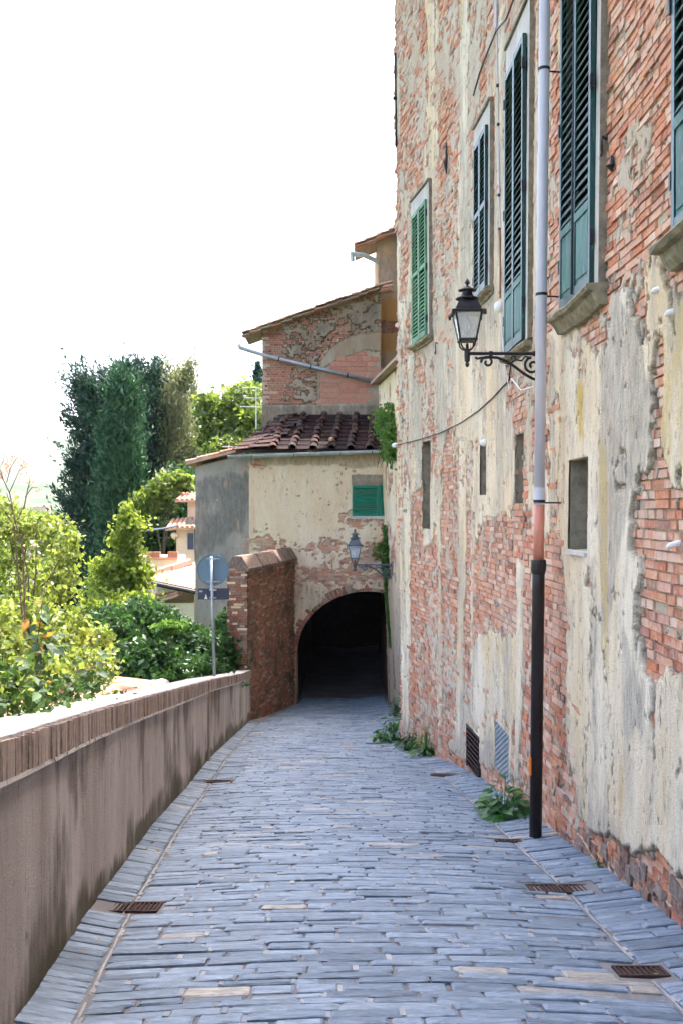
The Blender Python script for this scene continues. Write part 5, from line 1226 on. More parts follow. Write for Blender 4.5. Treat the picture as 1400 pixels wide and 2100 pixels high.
# ------------------------------------------------------------------ ochre tower house at the back
TY = 34.0; ts = FPX/TY
tw = thing('ochre_tower', 'narrow ochre plastered tower with tiled eaves behind the tall building', 'building', (2.5, TY, 5))
tx0, tx1 = (775-CX)/ts, 4.2; tz = lambda py: EYE+(CY-py)/ts
TP = lambda u, v, d: (u, TY-d+0*u, v)
MT['plaster_och'] = m_plaster('ochre_plaster', base=(.46, .29, .16), pale=(.52, .38, .24), grey=(.24, .19, .15), ochre=(.56, .30, .10))
plaster(TP, np.arange(tx0, 2.6, .04), np.arange(4, tz(474), .04), lambda U, Vv: .2+0*U+.25*(fbm(U*4, Vv*3, 181, 4)-.62)-.6*np.clip(poly_sd(U, Vv, [(tx0, tz(690)), (3, tz(690)), (3, tz(655)), (tx0, tz(650))])*2, 0, .5), tw, MT['plaster_och'], th=.02, eps=.02, attrs={'grey': lambda U, Vv: .25+.35*sstep(tz(600), tz(560), Vv)+(fbm(U*2, Vv*2, 182, 3)-.5)*.3, 'ochre': lambda U, Vv: .05+.8*sstep(tz(760), tz(700), Vv)*sstep(tz(595), tz(625), Vv)+(fbm(U*3, Vv*3, 183, 3)-.5)*.5})
rows = brick_rows(tx0+.05, 2.4, tz(700), tz(645), .08, .28)
bricks(TP, rows, np.ones(len(rows), bool), tw, MT['brick_red'])
m = MB(); m.box(((tx0+tx1)/2, TY+.02+2, (2+tz(474))/2), (tx1-tx0-.01, 4, tz(474)-2)); m.build('body', MT['plaster_och'], tw)
m = MB(); p0, p1 = at(800, 475, TY-.1), Vector((4.6, TY, 14.6)); m.hexa([p0, p1, p1+Vector((0, 4.2, 0)), p0+Vector((0, 4.2, 0)), p0+Vector((0, 0, .1)), p1+Vector((0, 0, .1)), p1+Vector((0, 4.2, .1)), p0+Vector((0, 4.2, .1))]); m.hexa([p1, Vector((8, TY, 11.5)), Vector((8, TY+4.2, 11.5)), p1+Vector((0, 4.2, 0)), p1+Vector((0, 0, .1)), Vector((8, TY, 11.6)), Vector((8, TY+4.2, 11.6)), p1+Vector((0, 4.2, .1))]); m.build('added_shade_roof', MT['tile_old'], tw)  # unseen roof extension, added and raised to shade the tiled roof
verge(tw, at(729, 502, TY-.35), at(830, 461, TY-.35), 5, [MT['tile_old'], MT['tile_red']], .10, .40)
m = MB(); m.tube([at(722, 536, TY-.3), at(722, 522, TY-.3)], .075, 8); m.tube([at(718, 520, TY-.3), at(745, 523, TY-.25), at(776, 537, TY-.05)], .085, 8); m.build('gutter_stub', MT['zinc'], tw)

LB2Y = 28.7; lz2 = EYE+(CY-1158)/FPX*LB2Y; lx2 = (727.5-CX)/FPX*LB2Y
lantern((lx2, LB2Y, lz2), float(GP(LB2Y, lz2, 0)[0])-lx2, 1.42, 'pale blue-grey iron lantern on bracket above the archway', m_plain('greyed_iron', (.10, .12, .14), .5, .2, 10, .3, .002, metal=.3, dirt=(.16, .18, .2), dirt_amt=.3))

# ------------------------------------------------------------------ television aerials
def aerial(px, py_top, py_bot, Y, bars, label, horiz=False):
    a = thing('aerial', label, 'aerial', tuple(at(px, py_bot, Y)), 'television aerials')
    m = MB(); m.tube([at(px, py_bot, Y), at(px, py_top, Y)], .022, 6); m.build('mast', MT['white'], a)
    for py, w0, w1 in bars:
        m = MB(); m.tube([at(px-w0, py, Y), at(px+w1, py, Y)], .016, 6)
        for k in range(4): u = -w0+(w0+w1)*(k+.5)/4; c = at(px+u, py, Y); m.tube([c+Vector((0, -.12, 0)), c+Vector((0, .12, 0))], .008, 4)
        m.build('boom', MT['white'], a)
aerial(525.5, 793, 880, 34, [(795, 29, 12), (816, 25, 12), (834, 33, 12)], 'pale television aerial mast beside the upper brick house')
aerial(470, 912, 940, 33, [(916, 14, 20)], 'low television aerial lying above the red verge tiles')

# ------------------------------------------------------------------ houses down the slope
def tile_field(name, corners, nx, ny, mat, parent, r_=.11):   # corners: eave-left, eave-right, ridge-right, ridge-left
    el, er, rrr, rl2 = corners; m = MB(); nrm = (er-el).cross(rl2-el).normalized()
    if nrm.z < 0: nrm = -nrm
    m.hexa([q_-nrm*.12 for q_ in corners]+[q_-nrm*.02 for q_ in corners]); rf = m.build('roof', mat, parent)
    tl = MB()
    for i in range(nx):
        for j in range(ny):
            f_ = lambda u, v: el.lerp(er, u).lerp(rl2.lerp(rrr, u), v)
            u = (i+.5)/nx; a = f_(u, j/ny); b = f_(u, (j+1.25)/ny if j < ny-1 else 1); ax = (er-el).normalized()
            vs, fs = [], []
            for P, r0 in ((a, r_), (b, r_*.8)):
                for k in range(5): an_ = math.pi*k/4; vs.append(P+ax*r0*math.cos(an_)+nrm*(r0*.8*math.sin(an_)+random.uniform(0, .012)))
            fs = [(k, k+1, 5+k+1, 5+k) for k in range(4)]+[(0, 1, 2, 3, 4)]; tl.add(vs, fs)
    stuff(tl.build('roof_tiles', mat, rf)); return rf
hA = thing('peach_house', 'peach rendered house with two small tiled roofs below the street', 'house', tuple(at(390, 1150, 52)))
Y = 52
def face(m, x0, y0, x1, y1, Y, dep=5): a, b = at(x0, y1, Y), at(x1, y0, Y); m.box(((a.x+b.x)/2, Y+dep/2, (a.z+b.z)/2), (b.x-a.x, dep, b.z-a.z))
m = MB(); face(m, 362, 1078, 470, 1320, Y); m.build('wall', MT['peach'], hA)
m = MB(); face(m, 385, 1018, 470, 1080, Y+1.2, 3); m.build('upper_wall', MT['peach'], hA)
tile_field('r', [at(339, 1084, Y-.5), at(470, 1076, Y-.5), at(470, 1055, Y+1.2), at(352, 1066, Y+1.2)], 13, 4, MT['tile_red'], hA)
tile_field('r', [at(359, 1026, Y+.7), at(470, 1022, Y+.7), at(470, 1005, Y+2.4), at(372, 1012, Y+2.4)], 11, 4, MT['tile_red'], hA)
m = MB(); c = at(391.5, 1110, Y-.01); m.box(c, (.40, .06, .95)); w_ = m.build('window', MT['surround'], hA); m = MB(); m.box(c+Vector((0, -.02, 0)), (.32, .06, .86)); m.build('pane', MT['signdark'], w_)
m = MB(); c = at(358, 1099, Y-.2); m.lathe([(.02, -.2), (.17, -.08), (.2, .03), (.14, .14), (.03, .18)], c, 10); m.tube([c, at(364, 1098, Y)], .03, 6); m.build('wall_globe_lamp', MT['peach'], hA, smooth=True)
m = MB(); m.tube([at(401, 1150, Y-.08), at(400, 1084, Y-.08)], .035, 6); m.build('downpipe', MT['iron'], hA)
Y = 46
tr_ = thing('terrace_wall', 'low orange brick terrace parapet in front of the peach house', 'wall', tuple(at(335, 1150, Y)))
m = MB(); face(m, 270, 1142, 363, 1300, Y, 2.5); m.build('wall', MT['peach'], tr_)
for (a, b) in ((300, 328), (344, 364)): m = MB(); face(m, a, 1132, b, 1143, Y-.05, .3); m.build('brick_cap', MT['brick_red'], tr_)
m = MB(); face(m, 268, 1143, 364, 1148, Y-.08, .4); m.build('ledge', MT['tile_red'], tr_)
Y = 42
hB = thing('lemon_house', 'pale yellow house with broad sunlit tiled roof behind the road sign', 'house', tuple(at(390, 1290, Y)))
m = MB(); face(m, 398, 1208, 446, 1360, Y, 4); face(m, 322, 1198, 400, 1360, Y+1.4, 3); m.build('wall', MT['lemon'], hB)
tile_field('r', [at(308, 1192, Y-.2), at(412, 1214, Y-.5), at(436, 1146, Y+3.4), at(322, 1176, Y+3.0)], 13, 8, MT['tile_red'], hB, .12)
m = MB(); m.tube([at(310, 1196, Y-.3), at(412, 1217, Y-.6)], .09, 8); m.build('gutter', MT['iron'], hB)
e = [at(318, 1178, Y+2.4), at(352, 1168, Y+2.6), at(392, 1155, Y+3.0)]
for i, (a, b) in enumerate(((e[0], e[1]), (e[1], e[2]))): m = MB(); m.tube([a, b], .24, 8); m.build('ridge_cap', MT['block'], hB)
m = MB(); face(m, 436, 1190, 452, 1320, Y+.4, 2); m.build('side_wall', MT['peach'], hB)
m = MB(); c = at(405, 1275, Y-.02); m.box(c, (.12, .05, .5)); m.build('window', MT['dark'], hB)
tile_field('r', [at(306, 1236, Y-.6), at(366, 1216, Y-.6), at(372, 1213, Y+1.2), at(318, 1222, Y+1.2)], 6, 3, MT['tile_red'], hB)
m = MB(); face(m, 330, 1237, 398, 1360, Y-.2, 1.6); m.build('porch_wall', MT['lemon'], hB)
m = MB(); m.tube(catenary([at(268, 1091, 44), at(300, 1088, 45), at(340, 1083, 47), at(366, 1078, 50)]), .05, 6); tag(m.build('overhead_cable', MT['signdark']), 'blue-grey overhead cable running to the peach house eaves', 'cable')
# low tiled roof just outside the parapet
lr = thing('low_shed', 'low shed with pink sunlit tiles just outside the parapet', 'shed', (-3.4, 11, -2.5))
ly = np.arange(5.6, 16.7, .37); cmr = [cover_mesh('cover_tile', .52, .085, .07, MT['tile_red']) for _ in range(3)]
m = MB()
for a, b in zip(ly[:-1], ly[1:]):
    A = lambda y, x, z: Vector((float(xl(y))-.40-x, y, ptop(y)+z)); m.hexa([A(a, 0, -.9), A(a, 1.7, -.9), A(b, 1.7, -.9), A(b, 0, -.9), A(a, 0, -.19), A(a, 1.7, .02), A(b, 1.7, .02), A(b, 0, -.19)])
lrf = m.build('roof', MT['tile_red'], lr)
for a in np.arange(5.7, 16.6, .21):
    for k in range(4):
        x = k*.42; p_ = Vector((float(xl(a))-.42-x, a, ptop(a)-.19+x*.124+.02))
        o = bpy.data.objects.new('cover_tile', random.choice(cmr)); link(o, lrf, T(*p_) @ Matrix.Rotation(R(7)+random.gauss(0, .02), 4, 'Y') @ Matrix.Rotation(R(90)+random.gauss(0, .08), 4, 'Z'))
def rock(name, c, r_, mat, label, cat):
    import bmesh
    bm = bmesh.new(); bmesh.ops.create_icosphere(bm, subdivisions=3, radius=1)
    for v_ in bm.verts:
        k = 1+.35*(fbm(np.array(v_.co.x*1.7+3), np.array(v_.co.y*1.7+v_.co.z*1.3), 201, 4)-.5)*2; v_.co = Vector((v_.co.x*r_[0]*k, v_.co.y*r_[1]*k, v_.co.z*r_[2]*k))+c
    me = bpy.data.meshes.new(name); bm.to_mesh(me); bm.free(); me.materials.append(mat); o = bpy.data.objects.new(name, me); link(o); return tag(o, label, cat)
rock('mortar_lump', at(330, 1412, 15.6)+Vector((-.05, 0, -.02)), (.20, .35, .17), MT['rock'], 'grey lump of rubble and mortar at the end of the low tiled roof', 'rubble')

# ------------------------------------------------------------------ foliage
def leaves(name, P, A, B, mat, parent, fold=.25, rnd=None):
    N = len(P); nrm = np.cross(A, B); nrm /= np.linalg.norm(nrm, axis=1, keepdims=True)+1e-9; w = np.linalg.norm(B, axis=1, keepdims=True)
    v = np.stack([P-A, P+B-A*.1+nrm*w*fold, P+A, P-B-A*.1+nrm*w*fold], 1).reshape(-1, 3)
    f = np.arange(4*N).reshape(N, 4)
    tri = np.concatenate([f[:, [0, 1, 2]], f[:, [0, 2, 3]]]); r_ = rng.random(N) if rnd is None else rnd
    o = np_obj(name, v, tri, mat, parent, rnd=np.concatenate([r_, r_])); stuff(o); return o
def rvec(N): v = rng.normal(size=(N, 3)); return v/np.linalg.norm(v, axis=1, keepdims=True)
def blob_points(blobs, n, cl=60, spread=.22, hollow=.45):
    """points clustered in leaf clumps inside ellipsoids (centre, radii)"""
    vol = np.array([b[1][0]*b[1][1]*b[1][2] for b in blobs])**.7; vol /= vol.sum(); out = []
    for (c, r_), f_ in zip(blobs, vol):
        k = max(4, int(cl*f_*len(blobs)/1.0)); N = int(n*f_); d = rvec(k); rad = (hollow+(1-hollow)*rng.random(k)**.6)*(.85+.3*rng.random(k))
        cc = np.array(c)+d*rad[:, None]*np.array(r_); cs = spread*(.5+rng.random(k))
        i = rng.integers(0, k, N); out.append(cc[i]+rng.normal(size=(N, 3))*cs[i][:, None]*np.array(r_)*np.array([1, 1, .8]))
    return np.concatenate(out)
def bush(name, label, cat, base, blobs, n, size, mat, group=None, cl=60, spread=.22, stems=True, part='foliage', asp=.5, droop=.2, hollow=.45):
    th_ = thing(name, label, cat, base, group)
    P = blob_points(blobs, n, cl, spread, hollow); N = len(P); A = rvec(N); A[:, 2] -= droop; A /= np.linalg.norm(A, axis=1, keepdims=True); B = np.cross(A, rvec(N)); B /= np.linalg.norm(B, axis=1, keepdims=True)
    s_ = size*(.6+.8*rng.random(N))[:, None]; leaves(part, P, A*s_*.5, B*s_*.5*asp, mat, th_)
    if stems:
        m = MB(); b = Vector(base)
        for c, r_ in blobs:
            c = Vector(c); md = b.lerp(c, .5)+Vector((random.uniform(-.1, .1), random.uniform(-.1, .1), .1))*c.length*.05; rr0 = max(.012, (c-b).length*.009); m.tube([b, md, c], [rr0, rr0*.7, rr0*.35], 6)
            for _ in range(5): d = Vector(rvec(1)[0]); m.tube([c.lerp(md, .3), c+Vector((d.x*r_[0], d.y*r_[1], abs(d.z)*r_[2]))*.8], [rr0*.3, rr0*.1], 5)
        m.build('trunk' if cat == 'tree' else 'stems', MT['bark'], th_)
    return th_
def bl(px, py, Y, rx, rz_, ry=None): k = Y/FPX; return (tuple(at(px, py, Y)), (rx*k, (ry if ry else (rx+rz_)/2)*k, rz_*k))
def cypress(label, px, ptop_, pbot, wpx, Y, n, mat, tips=1, seed=0, mix=None, K=420, leanpx=0, prof_=(.75, .95, 1, .8, .42, .10), outw=.55):
    base = at(px, pbot, Y); H = (pbot-ptop_)/FPX*Y; Rr = wpx/2/FPX*Y
    th_ = thing('cypress_tree', label, 'tree', tuple(base), 'tall cypresses beyond the houses')
    m = MB(); m.tube([base+Vector((0, 0, -3)), base+Vector((0, 0, H*.5)), base+Vector((0, 0, H*.96))], [.35, .22, .03], 8); m.build('trunk', MT['bark'], th_)
    t_ = rng.random(K)**.85; prof = np.interp(t_, [0, .08, .3, .6, .85, 1], prof_); ang = rng.random(K)*2*math.pi
    lob = 1+.22*np.sin(ang*3+t_*9+seed)+.14*rng.normal(size=K); rad = Rr*prof*lob*(.45+.55*rng.random(K)**.4)
    if tips > 1: # ragged crown with several leaders
        lead = rng.integers(0, tips, K); off = (lead-(tips-1)/2)*Rr*.55*np.clip((t_-.45)/.4, 0, 1); 
    else: off = np.zeros(K)
    off = off+leanpx/FPX*Y*t_
    C = np.stack([base.x+np.cos(ang)*rad+off, base.y+np.sin(ang)*rad, base.z+H*t_*.93], -1)
    dirv = np.stack([np.cos(ang)*outw, np.sin(ang)*outw, np.ones(K)*1.0], -1); dirv += rng.normal(size=(K, 3))*.22; dirv /= np.linalg.norm(dirv, axis=1, keepdims=True)
    i = rng.integers(0, K, n); u = rng.normal(size=n); ln = H*.034*(.5+.9*rng.random(K)); P = C[i]+dirv[i]*(u*ln[i])[:, None]+rng.normal(size=(n, 3))*.30*(.6+.8*rng.random(K)[i])[:, None]*np.clip(1.3-np.abs(u)*.45, .15, 2)[:, None]
    A = dirv[i]+rng.normal(size=(n, 3))*.45; A /= np.linalg.norm(A, axis=1, keepdims=True); B = np.cross(A, rvec(n)); B /= np.linalg.norm(B, axis=1, keepdims=True); s_ = (.10+.13*rng.random(n))[:, None]
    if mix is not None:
        sel = (P[:, 0] > base.x+Rr*mix+rng.normal(size=n)*Rr*.12)  # right side gets the paler sprays, sunlight painted as colour
        leaves('crown', P[~sel], A[~sel]*s_[~sel], B[~sel]*s_[~sel]*.34, mat, th_); leaves('painted_sunlit_side', P[sel], A[sel]*s_[sel], B[sel]*s_[sel]*.34, MT['lf_cyp_sunlit'], th_)
    else: leaves('crown', P, A*s_, B*s_*.34, mat, th_)
cypress('tall dark ragged cypress, leftmost of the cypress clump', 192, 716, 1360, 166, 68, 60000, MT['lf_cyp'], 2, 1, K=330, leanpx=18, prof_=(.9, 1, .95, .60, .40, .26), outw=.95)
cypress('dense pointed cypress in front of the cypress clump', 252, 752, 1330, 94, 56, 56000, MT['lf_cyp2'], 1, 2, K=260, prof_=(.9, 1, .92, .66, .32, .02))
cypress('tall cypress with sunlight painted on its right side, rightmost of the cypress clump', 328, 714, 1330, 124, 74, 90000, MT['lf_cyp'], 3, 3, mix=.22, K=330, prof_=(.8, .9, 1, 1, .8, .42), outw=.8)

bush('broadleaf_tree', 'light green broadleaf tree behind the grey annexe', 'tree', tuple(at(470, 1150, 62)), [bl(425, 840, 62, 26, 34), bl(460, 870, 62, 42, 48), bl(500, 820, 62, 40, 40), bl(520, 880, 61, 40, 50), bl(440, 905, 62, 36, 30), bl(480, 920, 60, 50, 30)], 9000, .36, MT['lf_tree'], cl=120, spread=.2)
bush('dark_conifer', 'dark conifer top showing left of the upper brick house', 'tree', tuple(at(530, 1000, 66)), [bl(528, 770, 66, 8, 24), bl(532, 800, 66, 16, 30), bl(534, 850, 66, 20, 40)], 5000, .3, MT['lf_cyp'], cl=80, spread=.3, asp=.35)
bush('evergreen_oak', 'dark evergreen tree right of the cypresses with lit tips', 'tree', tuple(at(330, 1250, 57)), [bl(320, 1060, 57, 55, 60), bl(370, 1010, 58, 40, 50), bl(300, 1110, 56, 50, 50), bl(345, 1110, 56, 40, 50)], 11000, .38, MT['lf_dark'], cl=120, spread=.18)
bush('lit_sapling', 'pale leafy branches lit by sun before the cypresses', 'shrub', tuple(at(335, 1150, 54)), [bl(335, 1000, 54, 22, 28), bl(370, 985, 54, 20, 16), bl(300, 1030, 54, 24, 20), bl(350, 1025, 54, 14, 20)], 2200, .32, MT['lf_tree'], cl=40, spread=.3)
# bright robinia
rb = [bl(262, 1052, 28, 14, 18), bl(270, 1075, 28, 26, 16), bl(255, 1105, 28, 28, 16), bl(268, 1130, 28, 24, 18), bl(225, 1165, 28, 34, 22), bl(280, 1170, 28, 30, 26), bl(240, 1205, 28, 52, 26), bl(205, 1250, 27, 44, 26), bl(265, 1245, 27, 40, 26)]
bush('robinia_tree', 'bright yellow-green feathery young tree in front of the cypresses', 'tree', tuple(at(250, 1400, 28)), rb, 9000, .14, MT['lf_acacia'], cl=170, spread=.32, asp=.55, droop=.5)
# dark evergreen hedge bank
bush('evergreen_bank', 'dense dark green bank of evergreen shrubs beyond the parapet', 'hedge', tuple(at(330, 1520, 23)), [bl(220, 1330, 22, 60, 70), bl(290, 1300, 24, 70, 60), bl(350, 1330, 24, 60, 60), bl(300, 1380, 21, 80, 60), bl(410, 1350, 24, 50, 60), bl(450, 1360, 25, 40, 70), bl(395, 1400, 22, 70, 50), bl(460, 1300, 26, 18, 40)], 34000, .15, MT['lf_dark'], cl=260, spread=.17, hollow=.7)
bush('palm_spray', 'bright green leafy spray on top of the evergreen bank', 'shrub', tuple(at(345, 1330, 21)), [bl(345, 1288, 21, 26, 12), bl(365, 1282, 21, 14, 8)], 700, .17, MT['lf_ivy'], cl=14, asp=.3)
bush('yellow_bush', 'large sunlit yellow-green bush at the left edge', 'shrub', tuple(at(20, 1600, 13)), [bl(-20, 1060, 13, 50, 50), bl(45, 1090, 13, 36, 36), bl(-40, 1150, 14, 70, 80), bl(30, 1200, 13, 80, 70), bl(110, 1105, 15, 44, 46), bl(120, 1180, 14, 40, 60), bl(40, 1300, 12, 90, 80), bl(120, 1290, 13, 70, 50), bl(-30, 1300, 11, 70, 90), bl(60, 1400, 11, 100, 60), bl(190, 1310, 15, 50, 30), bl(170, 1370, 14, 70, 50)], 11500, .08, MT['lf_yellow'], cl=300, spread=.13, asp=.7, hollow=.45)
bush('sunlit_twigs', 'thin leafy branches reaching up left of the cypresses', 'shrub', tuple(at(60, 1300, 12)), [bl(75, 1075, 12, 50, 18), bl(140, 1120, 13, 22, 44), bl(40, 1090, 12, 40, 24), bl(10, 1060, 12, 30, 40)], 1500, .07, MT['lf_yellow'], cl=60, spread=.3, asp=.6)
# thin sapling with pink seed heads
sp_ = thing('pink_sapling', 'thin bare sapling with pink seed heads at the left edge', 'sapling', tuple(at(45, 1300, 9.5)))
m = MB()
for pts, r_ in (([(50, 1310), (36, 1160), (30, 1080), (12, 1050), (-10, 1030)], .008), ([(52, 1310), (48, 1130), (33, 1075), (20, 1010), (8, 985), (-8, 955)], .009), ([(34, 1070), (50, 1040), (58, 1000), (62, 985)], .008), ([(33, 1075), (24, 1040), (14, 1010)], .007), ([(14, 990), (22, 960), (38, 935)], .005), ([(20, 1010), (40, 965), (55, 955)], .005), ([(52, 1020), (66, 1000), (78, 1000)], .005), ([(8, 985), (0, 960), (10, 940)], .005)):
    m.tube([at(x, y_, 9.5) for x, y_ in pts], [r_*(1-.6*i/(len(pts)-1)) for i in range(len(pts))], 6)
m.build('stems', MT['bark'], sp_)
P = blob_points([bl(5, 960, 9.5, 14, 26), bl(22, 945, 9.5, 12, 14), bl(45, 965, 9.5, 14, 18), bl(60, 985, 9.5, 10, 14), bl(75, 1003, 9.5, 8, 6)], 230, 50, .35); N = len(P); A = rvec(N); A[:, 2] -= 1.2; A /= np.linalg.norm(A, axis=1, keepdims=True); B = np.cross(A, rvec(N)); leaves('seed_heads', P, A*.012, B*.006, MT['lf_pink'], sp_)
P = blob_points([bl(5, 1080, 9.5, 20, 24), bl(55, 1060, 9.5, 20, 20), bl(0, 1030, 9.5, 10, 26)], 160, 30, .35); N = len(P); A = rvec(N); B = np.cross(A, rvec(N)); leaves('leaves', P, A*.022, B*.012, MT['lf_yellow'], sp_)

# near shrub hanging over the parapet: big leaves are pieces
def leaf_mesh(name, L, w, mat, tip=1.0):
    m = MB(); n = 6; vs, fs = [], []
    for i in range(n+1):
        u = i/n; ww = w*math.sin(math.pi*min(1, u**.8))*(1-.15*u); z = -.18*L*u*u
        vs += [(-ww/2, L*u, z+.12*ww), (0, L*u, z), (ww/2, L*u, z+.12*ww)]
    for i in range(n): fs += [(3*i, 3*i+1, 3*i+4, 3*i+3), (3*i+1, 3*i+2, 3*i+5, 3*i+4)]
    m.add(vs, fs); return m.mesh(name, mat, True)
def edgeY(px, gap=.38):
    for Y in np.arange(4.5, 22, .05):
        if (px-CX)/FPX*Y < float(xl(Y))-gap: return float(Y)
    return 22.
nsb = thing('leafy_shrub', 'dark green rose-like shrub with a few orange and yellow leaves leaning over the parapet', 'shrub', (-2.2, 7.2, -.6))
lm = [leaf_mesh('leaf', .095, .058, MT['lf_shrub']), leaf_mesh('leaf', .11, .062, MT['lf_shrub']), leaf_mesh('leaf', .075, .048, MT['lf_shrub']), leaf_mesh('leaf', .08, .05, MT['lf_dark'])]
la = [leaf_mesh('leaf', .085, .042, MT['lf_autumn']), leaf_mesh('leaf', .065, .035, MT['lf_autumn'])]
stems = []
def stem(pts, r_): 
    q_ = []
    for i, (x, y_, dy) in enumerate(pts): q_.append(at(x, y_, edgeY(max(-60, min(x, 240)))+dy))
    m = MB(); m.tube(q_, [r_*(1-.65*i/(len(q_)-1)) for i in range(len(q_))], 6); m.build('stem', MT['twig'], nsb); stems.append(q_)
S0 = .25
stem([(18, 1520, S0), (40, 1440, S0), (62, 1380, S0), (76, 1320, S0), (84, 1270, S0), (87, 1238, S0)], .008)
stem([(48, 1520, .2), (62, 1450, .2), (80, 1390, .2), (92, 1350, .2)], .007); stem([(70, 1510, .2), (110, 1440, .2), (150, 1400, .2), (185, 1370, .2), (225, 1350, .2)], .007)
stem([(60, 1520, .2), (100, 1470, .2), (150, 1450, .1), (200, 1440, -.1), (250, 1440, -.25)], .006); stem([(-20, 1520, .2), (-5, 1450, .2), (8, 1400, .2), (5, 1340, .2)], .007); stem([(76, 1340, .2), (100, 1315, .2), (118, 1305, .2)], .005)
def put_leaf(p_, mesh, s_=1.0, down=.4, yaw=None):
    o = bpy.data.objects.new('leaf', mesh); link(o, nsb, T(*p_) @ Matrix.Rotation(yaw if yaw is not None else random.uniform(0, 6.28), 4, 'Z') @ Matrix.Rotation(random.gauss(-down, .45), 4, 'X') @ Matrix.Rotation(random.gauss(0, .4), 4, 'Y') @ Matrix.Scale(s_*random.uniform(.75, 1.2), 4))
for k in range(265):
    q_ = random.choice(stems); i = random.randrange(len(q_)-1); p_ = q_[i].lerp(q_[i+1], random.random())
    off = Vector((random.gauss(0, .10), random.gauss(0, .12), random.gauss(0, .07))); 
    if p_.z > at(80, 1330, 7).z: off *= .4
    put_leaf(p_+off, random.choice(la) if random.random() < .05 else random.choice(lm))
tip = stems[0][-1]
for (dx, dz, s_, ml) in ((-.10, -.11, 1.3, 0), (-.04, -.12, 1, 0), (.05, -.13, 1, 1), (.07, -.20, .9, 0), (.03, -.24, .9, 1), (-.05, -.17, 1.1, 1), (0, .0, 1, 1), (.03, -.02, .9, 1)): put_leaf(tip+Vector((dx, 0, dz)), la[ml], s_, .3)
nb = []
for (px, py, rx, rz_) in ((10, 1400, 45, 40), (30, 1460, 60, 40), (90, 1420, 45, 40), (110, 1470, 50, 26), (150, 1420, 40, 28), (190, 1400, 30, 24), (60, 1490, 60, 20), (-30, 1470, 40, 40), (215, 1440, 26, 14), (235, 1435, 24, 10), (170, 1455, 40, 16)):
    Y = edgeY(max(-60, min(px, 225)))+.12; nb.append((tuple(at(px, py, Y)), (rx*Y/FPX, .22, rz_*Y/FPX)))
P = blob_points(nb, 1900, 80, .28); N = len(P); A = rvec(N); A[:, 2] -= .4; B = np.cross(A, rvec(N)); B /= np.linalg.norm(B, axis=1, keepdims=True); A /= np.linalg.norm(A, axis=1, keepdims=True); s_ = (.035+.035*rng.random(N))[:, None]; leaves('foliage', P, A*s_*.6, B*s_*.36, MT['lf_shrub'], nsb)
P = P[:120]+rng.normal(size=(120, 3))*.05; A = rvec(120); B = np.cross(A, rvec(120)); leaves('yellow_leaves', P, A*.026, B*.015, MT['lf_acacia'], nsb)

# weeds at the foot of the tall wall
def weed(name, label, cx, cy, h, r_, nleaf, L, w, mat, group, stemmy=True):
    z0 = float(rz(cx, cy)); th_ = thing(name, label, 'weed', (cx, cy, z0), group); ms = [leaf_mesh('leaf', L*k, w*k, mat) for k in (.8, 1, 1.2)]; m = MB()
    for k in range(nleaf):
        a = random.uniform(0, 6.28); rr_ = r_*math.sqrt(random.random()); hz = h*(1-(rr_/r_)**1.3)*random.uniform(.25, 1)+.02
        p_ = Vector((cx+rr_*math.cos(a)*.8, cy+rr_*math.sin(a), z0+hz)); lim = float(xw(min(p_.y, 18.6), p_.z))-.05 if p_.y < 18.7 else 9
        p_.x = min(p_.x, lim)
        if k % 2 == 0: m.tube([(cx+.2*(p_.x-cx), cy+.2*(p_.y-cy), z0-.01), (cx+.7*(p_.x-cx), cy+.7*(p_.y-cy), z0+hz*.75), p_], [.006, .005, .003], 5)
        o = bpy.data.objects.new('leaf', random.choice(ms)); link(o, th_, T(*p_) @ Matrix.Rotation(a-math.pi/2+random.gauss(0, .6), 4, 'Z') @ Matrix.Rotation(random.gauss(-.15, .4), 4, 'X') @ Matrix.Rotation(random.gauss(0, .4), 4, 'Y'))
    m.build('stems', MT['lf_fig'], th_)
def road_xy(px, py): Y = FPX*EYE/(py-1350.); return (px-CX)/FPX*Y, Y
WGp = 'weeds at the foot of the tall wall'
x_, y_ = road_xy(1040, 1672); weed('fig_weed', 'large lobed green weed beside the foot of the black downpipe', x_-.02, y_+.1, .42, .30, 150, .15, .06, MT['lf_fig'], WGp)
x_, y_ = road_xy(800, 1520); weed('weed_clump', 'leafy weed clump at the far corner of the tall building', x_+.02, y_, .60, .40, 130, .17, .07, MT['lf_fig'], WGp)
x_, y_ = road_xy(838, 1535); weed('weed_clump', 'low dark weed between the corner clump and the feathery weed', x_+.05, y_, .36, .32, 70, .16, .07, MT['lf_dark'], WGp)
x_, y_ = road_xy(870, 1548); weed('feathery_weed', 'feathery green weed at the wall foot before the wall vents', x_+.03, y_, .50, .30, 110, .14, .035, MT['lf_ivy'], WGp)
x_, y_ = road_xy(806, 1470); weed('tall_weed', 'tall narrow weed beside the passage mouth', x_, y_-1.5, .75, .2, 70, .12, .04, MT['lf_fig'], WGp)
x_, y_ = road_xy(1235, 1780); weed('small_weed', 'tiny tuft of grass at the wall foot near the paired drain covers', x_-.02, y_, .08, .05, 22, .06, .008, MT['lf_ivy'], WGp)
# fallen leaves and grit lying on the paving
LPt = []
for k in range(70):
    yq = random.uniform(4.6, 17); side = random.random()
    xq = float(gl(yq))-random.uniform(-.05, .2) if side < .4 else float(gr(yq))+random.uniform(-.1, .38) if side < .8 else random.uniform(float(gl(yq)), float(gr(yq)))
    LPt.append((xq, yq, float(rz(xq, yq))+.012))
LPt = np.array(LPt); N = len(LPt); A = rvec(N); A[:, 2] *= .25; B = np.cross(A, np.array([0, 0, 1.])+.3*rvec(N)); lt = leaves('leaf_litter', LPt, A*.018, B*.011, MT['lf_autumn'], None); lt['label'] = 'scattered dry fallen leaves lying on the paving'; lt['category'] = 'leaf litter'
